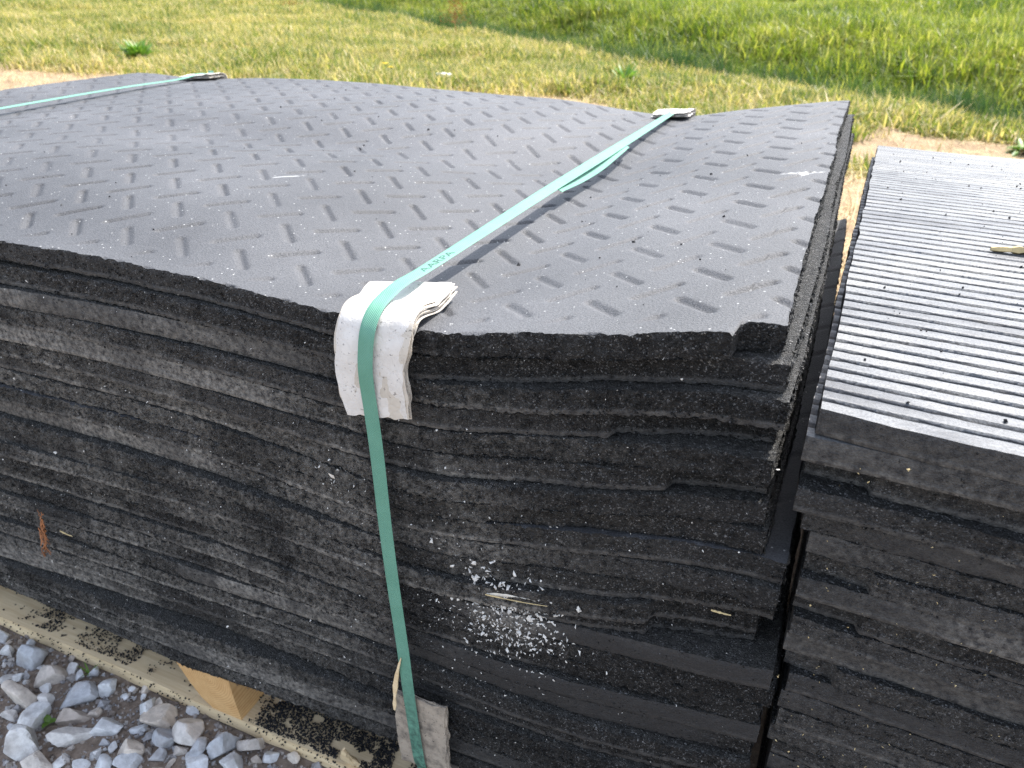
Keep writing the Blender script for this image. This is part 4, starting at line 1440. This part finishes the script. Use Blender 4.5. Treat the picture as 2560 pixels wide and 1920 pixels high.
weed('weed_clump', 'leafy green weed clump in the mown grass behind the left strap', -8.25, 7.10, 130, 0.30, 0.026, M_WEED, 1.6, 700)
weed('weed_clump', 'small dark green weed growing just beyond the middle of the far edge', -2.3, 8.05, 44, 0.26, 0.02, M_WEED, 1.8, 701)
weed('weed_clump', 'bright green weed tuft low in the grass left of centre', -9.6, 11.2, 18, 0.16, 0.03, M_WEED, 1.2, 702)
weed('weed_clump', 'broad leaved weed at the edge of the bare earth on the right', 0.55, 6.7, 30, 0.15, 0.022, M_WEED, 0.6, 703)
weed('weed_clump', 'sprawling weed right of the bare earth behind the ribbed stack', 1.25, 6.2, 34, 0.16, 0.024, M_WEED, 0.6, 704)
weed('dandelion', 'yellow dandelion in the grass beyond the hump of the top mat', -4.65, 7.08, 10, 0.12, 0.02, M_WEED, 0.5, 705, 2, 'dandelion')
weed('tall_weed', 'tall yellow green weed standing out of the ditch on the right', -0.1, 10.4, 60, 0.55, 0.03, M_BANK, 2.2, 706)
weed('tall_weed', 'dark leafy clump on the ditch side at the far right', 1.3, 8.6, 60, 0.45, 0.025, M_TALL, 1.6, 707)
for i, (x, y, lab) in enumerate(((-12.6, 15.9, 'rust brown dock stalk beside the ditch, left of centre'), (-6.6, 12.6, 'thin rust brown dock stalk in the dark ditch grass'))):
    z = float(terrain(np.array([x]), np.array([y]))[0])
    root = tag(empty('dock_plant', (x, y, z)), lab, 'dock')
    mb = MB(); splinter(mb, (0, 0, 0), (0.03, 0, 0.70), 0.005, 0.003, 0.004, 5)
    link('stalk', mb.mesh('stalk', [M_DOCK]), root)
    mb = MB(); r5 = np.random.default_rng(9 + i)
    P5 = np.stack([r5.normal(0, 0.20, 500), r5.normal(0, 0.20, 500), r5.uniform(0.25, 0.75, 500)], 1); P5[:, :2] *= (1.0 - P5[:, 2:3])
    cv, cf = tetras(P5, r5.uniform(0.006, 0.014, 500), r5); mb.add(cv, cf, 0, False)
    tag(link('seed_head', mb.mesh('seed_head', [M_DOCK]), root), kind='stuff')
o = link('pale_stone', STONES[7].copy()); o.data.materials.clear(); o.data.materials.append(M_PALE)
o.location = (-4.05, 7.2, 0.06); o.scale = (0.14, 0.10, 0.075)
tag(o, 'pale rounded stone on the bare patch behind the top mat', 'stone')
# little sprouts in the gravel
for i, (px, py, lab) in enumerate(((120, 1800, 'two bright green seed leaves between the stones at the lower left'), (222, 1680, 'small grassy sprout in the gravel beside the pallet board'))):
    x, y = on_ground(px, py, 0.01)
    root = tag(empty('sprout', (x, y, 0.004)), lab, 'sprout')
    mb = MB()
    for j in range(3 if i == 0 else 6):
        a = j * 2.3 + 0.4
        leaf(mb, (0, 0, 0), (math.cos(a), math.sin(a), 1.6 if i else 0.9), 0.017 if i == 0 else 0.026, 0.0055 if i == 0 else 0.0016, 0.8, 0.6, 5)
    link('leaves', mb.mesh('leaves', [M_WEED]), root)


# ------------------------------------------------------------------ grass: tufts scattered with geometry nodes (uncountable stuff)
def tuft(seed, n, rad, hmin, hmax, w, lean, mat, straw=0.2):
    rr = np.random.default_rng(seed)
    V = []; F = []; A = []
    for i in range(n):
        a = rr.uniform(0, 6.28); q = rad * math.sqrt(rr.random())
        bx, by = math.cos(a) * q, math.sin(a) * q
        h = rr.uniform(hmin, hmax); az = rr.uniform(0, 6.28); ln = abs(rr.normal(0, lean)) * h
        dx, dy = math.cos(az), math.sin(az)
        sx, sy = -dy * w * rr.uniform(0.6, 1.3), dx * w * rr.uniform(0.6, 1.3)
        b0 = len(V)
        for t, ww in ((0, 1), (0.5, 0.85)):
            cx_, cy_, cz_ = bx + dx * ln * t * t, by + dy * ln * t * t, h * t
            V += [(cx_ - sx * ww, cy_ - sy * ww, cz_), (cx_ + sx * ww, cy_ + sy * ww, cz_)]
        V.append((bx + dx * ln, by + dy * ln, h * (0.95 if ln < h else 0.6)))
        F += [(b0, b0 + 1, b0 + 3), (b0, b0 + 3, b0 + 2), (b0 + 2, b0 + 3, b0 + 4)]
        A += [rr.uniform(0.65, 1.0) if rr.random() < straw else rr.uniform(0, 0.5)] * 5
    return mesh_arrays('tuft', np.array(V), [np.array(F)], [mat], None, True, {'dust': np.array(A)})


def tuft_collection(name, meshes):
    col = bpy.data.collections.new(name)
    for me in meshes:
        col.objects.link(bpy.data.objects.new(name + '_tuft', me))
    return col


def scatter(name, label, P, scale, col, tilt=0.12):
    me = bpy.data.meshes.new(name)
    me.vertices.add(len(P)); me.vertices.foreach_set('co', np.ascontiguousarray(P, np.float32).reshape(-1))
    rr = np.random.default_rng(len(P))
    a = me.attributes.new('rot', 'FLOAT_VECTOR', 'POINT')
    a.data.foreach_set('vector', np.stack([rr.normal(0, tilt, len(P)), rr.normal(0, tilt, len(P)), rr.uniform(0, 6.28, len(P))], 1).astype(np.float32).reshape(-1))
    a = me.attributes.new('scl', 'FLOAT', 'POINT'); a.data.foreach_set('value', np.asarray(scale, np.float32))
    o = link(name, me)
    ng = bpy.data.node_groups.new(name, 'GeometryNodeTree')
    ng.interface.new_socket('Geometry', in_out='INPUT', socket_type='NodeSocketGeometry')
    ng.interface.new_socket('Geometry', in_out='OUTPUT', socket_type='NodeSocketGeometry')
    gi = ng.nodes.new('NodeGroupInput'); go = ng.nodes.new('NodeGroupOutput')
    ci = ng.nodes.new('GeometryNodeCollectionInfo'); ci.inputs['Collection'].default_value = col
    ci.inputs['Separate Children'].default_value = True; ci.inputs['Reset Children'].default_value = True
    ip = ng.nodes.new('GeometryNodeInstanceOnPoints'); ip.inputs['Pick Instance'].default_value = True
    ar = ng.nodes.new('GeometryNodeInputNamedAttribute'); ar.data_type = 'FLOAT_VECTOR'; ar.inputs['Name'].default_value = 'rot'
    as_ = ng.nodes.new('GeometryNodeInputNamedAttribute'); as_.data_type = 'FLOAT'; as_.inputs['Name'].default_value = 'scl'
    L = ng.links.new
    L(gi.outputs[0], ip.inputs['Points']); L(ci.outputs[0], ip.inputs['Instance'])
    L(ar.outputs[0], ip.inputs['Rotation']); L(as_.outputs[0], ip.inputs['Scale'])
    L(ip.outputs[0], go.inputs[0])
    md = o.modifiers.new('scatter', 'NODES'); md.node_group = ng
    return tag(o, label, kind='stuff')


mown = tuft_collection('mown', [tuft(800 + i, 36, 0.11, 0.03, 0.115, 0.0044, 1.0, M_GRASS, 0.38) for i in range(7)])
tall = tuft_collection('tall', [tuft(820 + i, 46, 0.14, 0.22, 0.55, 0.0042, 0.45, M_TALL, 0.10) for i in range(6)])
bank = tuft_collection('bank', [tuft(840 + i, 44, 0.20, 0.08, 0.26, 0.0085, 0.8, M_BANK, 0.2) for i in range(6)])
straw = tuft_collection('straw', [tuft(860 + i, 14, 0.12, 0.03, 0.10, 0.0016, 2.2, M_STRAW, 1.0) for i in range(5)])
rr = np.random.default_rng(77)


def wedge(n, dmin, dmax, power=1.0):
    """points in the field of view and a margin to either side"""
    az = math.radians(22.9) + rr.uniform(math.radians(-41), math.radians(41), n)
    d = dmin + (dmax - dmin) * rr.random(n) ** power
    return CAM[0] - np.sin(az) * d, CAM[1] + np.cos(az) * d, d


x, y, d = wedge(62000, 3.2, 42, 1.25)
s = edge_s(x, y)
keep = (s < 0.35) & (rr.random(len(x)) > bare(x, y) * 1.02) & (y > 2.6)
x, y, d = x[keep], y[keep], d[keep]
dens = 0.75 + 0.55 * sstep(-0.3, 0.6, fbm(x * 0.8, y * 0.8, seed=71))
scatter('mown_grass', 'mown grass, green and straw coloured, behind the stacks', np.stack([x, y, terrain(x, y) - 0.004], 1), rr.uniform(0.75, 1.35, len(x)) * (0.35 + dens * 0.7) * (1 + d * 0.022), mown)
x, y, d = wedge(21000, 6, 34, 0.9)
s = edge_s(x, y)
keep = (s > 0.15) & (s < 3.1 + 0.5 * vnoise(x, y, seed=9)) & (rr.random(len(x)) < 0.9)
x, y = x[keep], y[keep]
scatter('ditch_grass', 'tall dark green grass filling the ditch', np.stack([x, y, terrain(x, y) - 0.02], 1), rr.uniform(0.6, 1.2, len(x)) * (0.8 + 0.35 * vnoise(x * 0.7, y * 0.7, seed=13)), tall)
x, y, d = wedge(44000, 8, 80, 1.25)
s = edge_s(x, y)
keep = (s > 2.6)
x, y, d = x[keep], y[keep], d[keep]
scatter('bank_grass', 'bright yellow green grass on the bank beyond the ditch', np.stack([x, y, terrain(x, y) - 0.01], 1), rr.uniform(0.7, 1.5, len(x)) * (1 + d * 0.012) * (0.9 + 0.4 * vnoise(x * 0.5, y * 0.5, seed=15)), bank)
x, y, d = wedge(9000, 3, 13)
s = edge_s(x, y)
pr = 0.12 + 0.5 * bare(x, y)
keep = (s < 0.2) & (rr.random(len(x)) < pr) & (y > 2.4)
x, y = x[keep], y[keep]
scatter('cut_straw', 'dry cut straw strewn over the bare patches', np.stack([x, y, terrain(x, y) - 0.01], 1), rr.uniform(0.6, 1.4, len(x)), straw, 0.3)
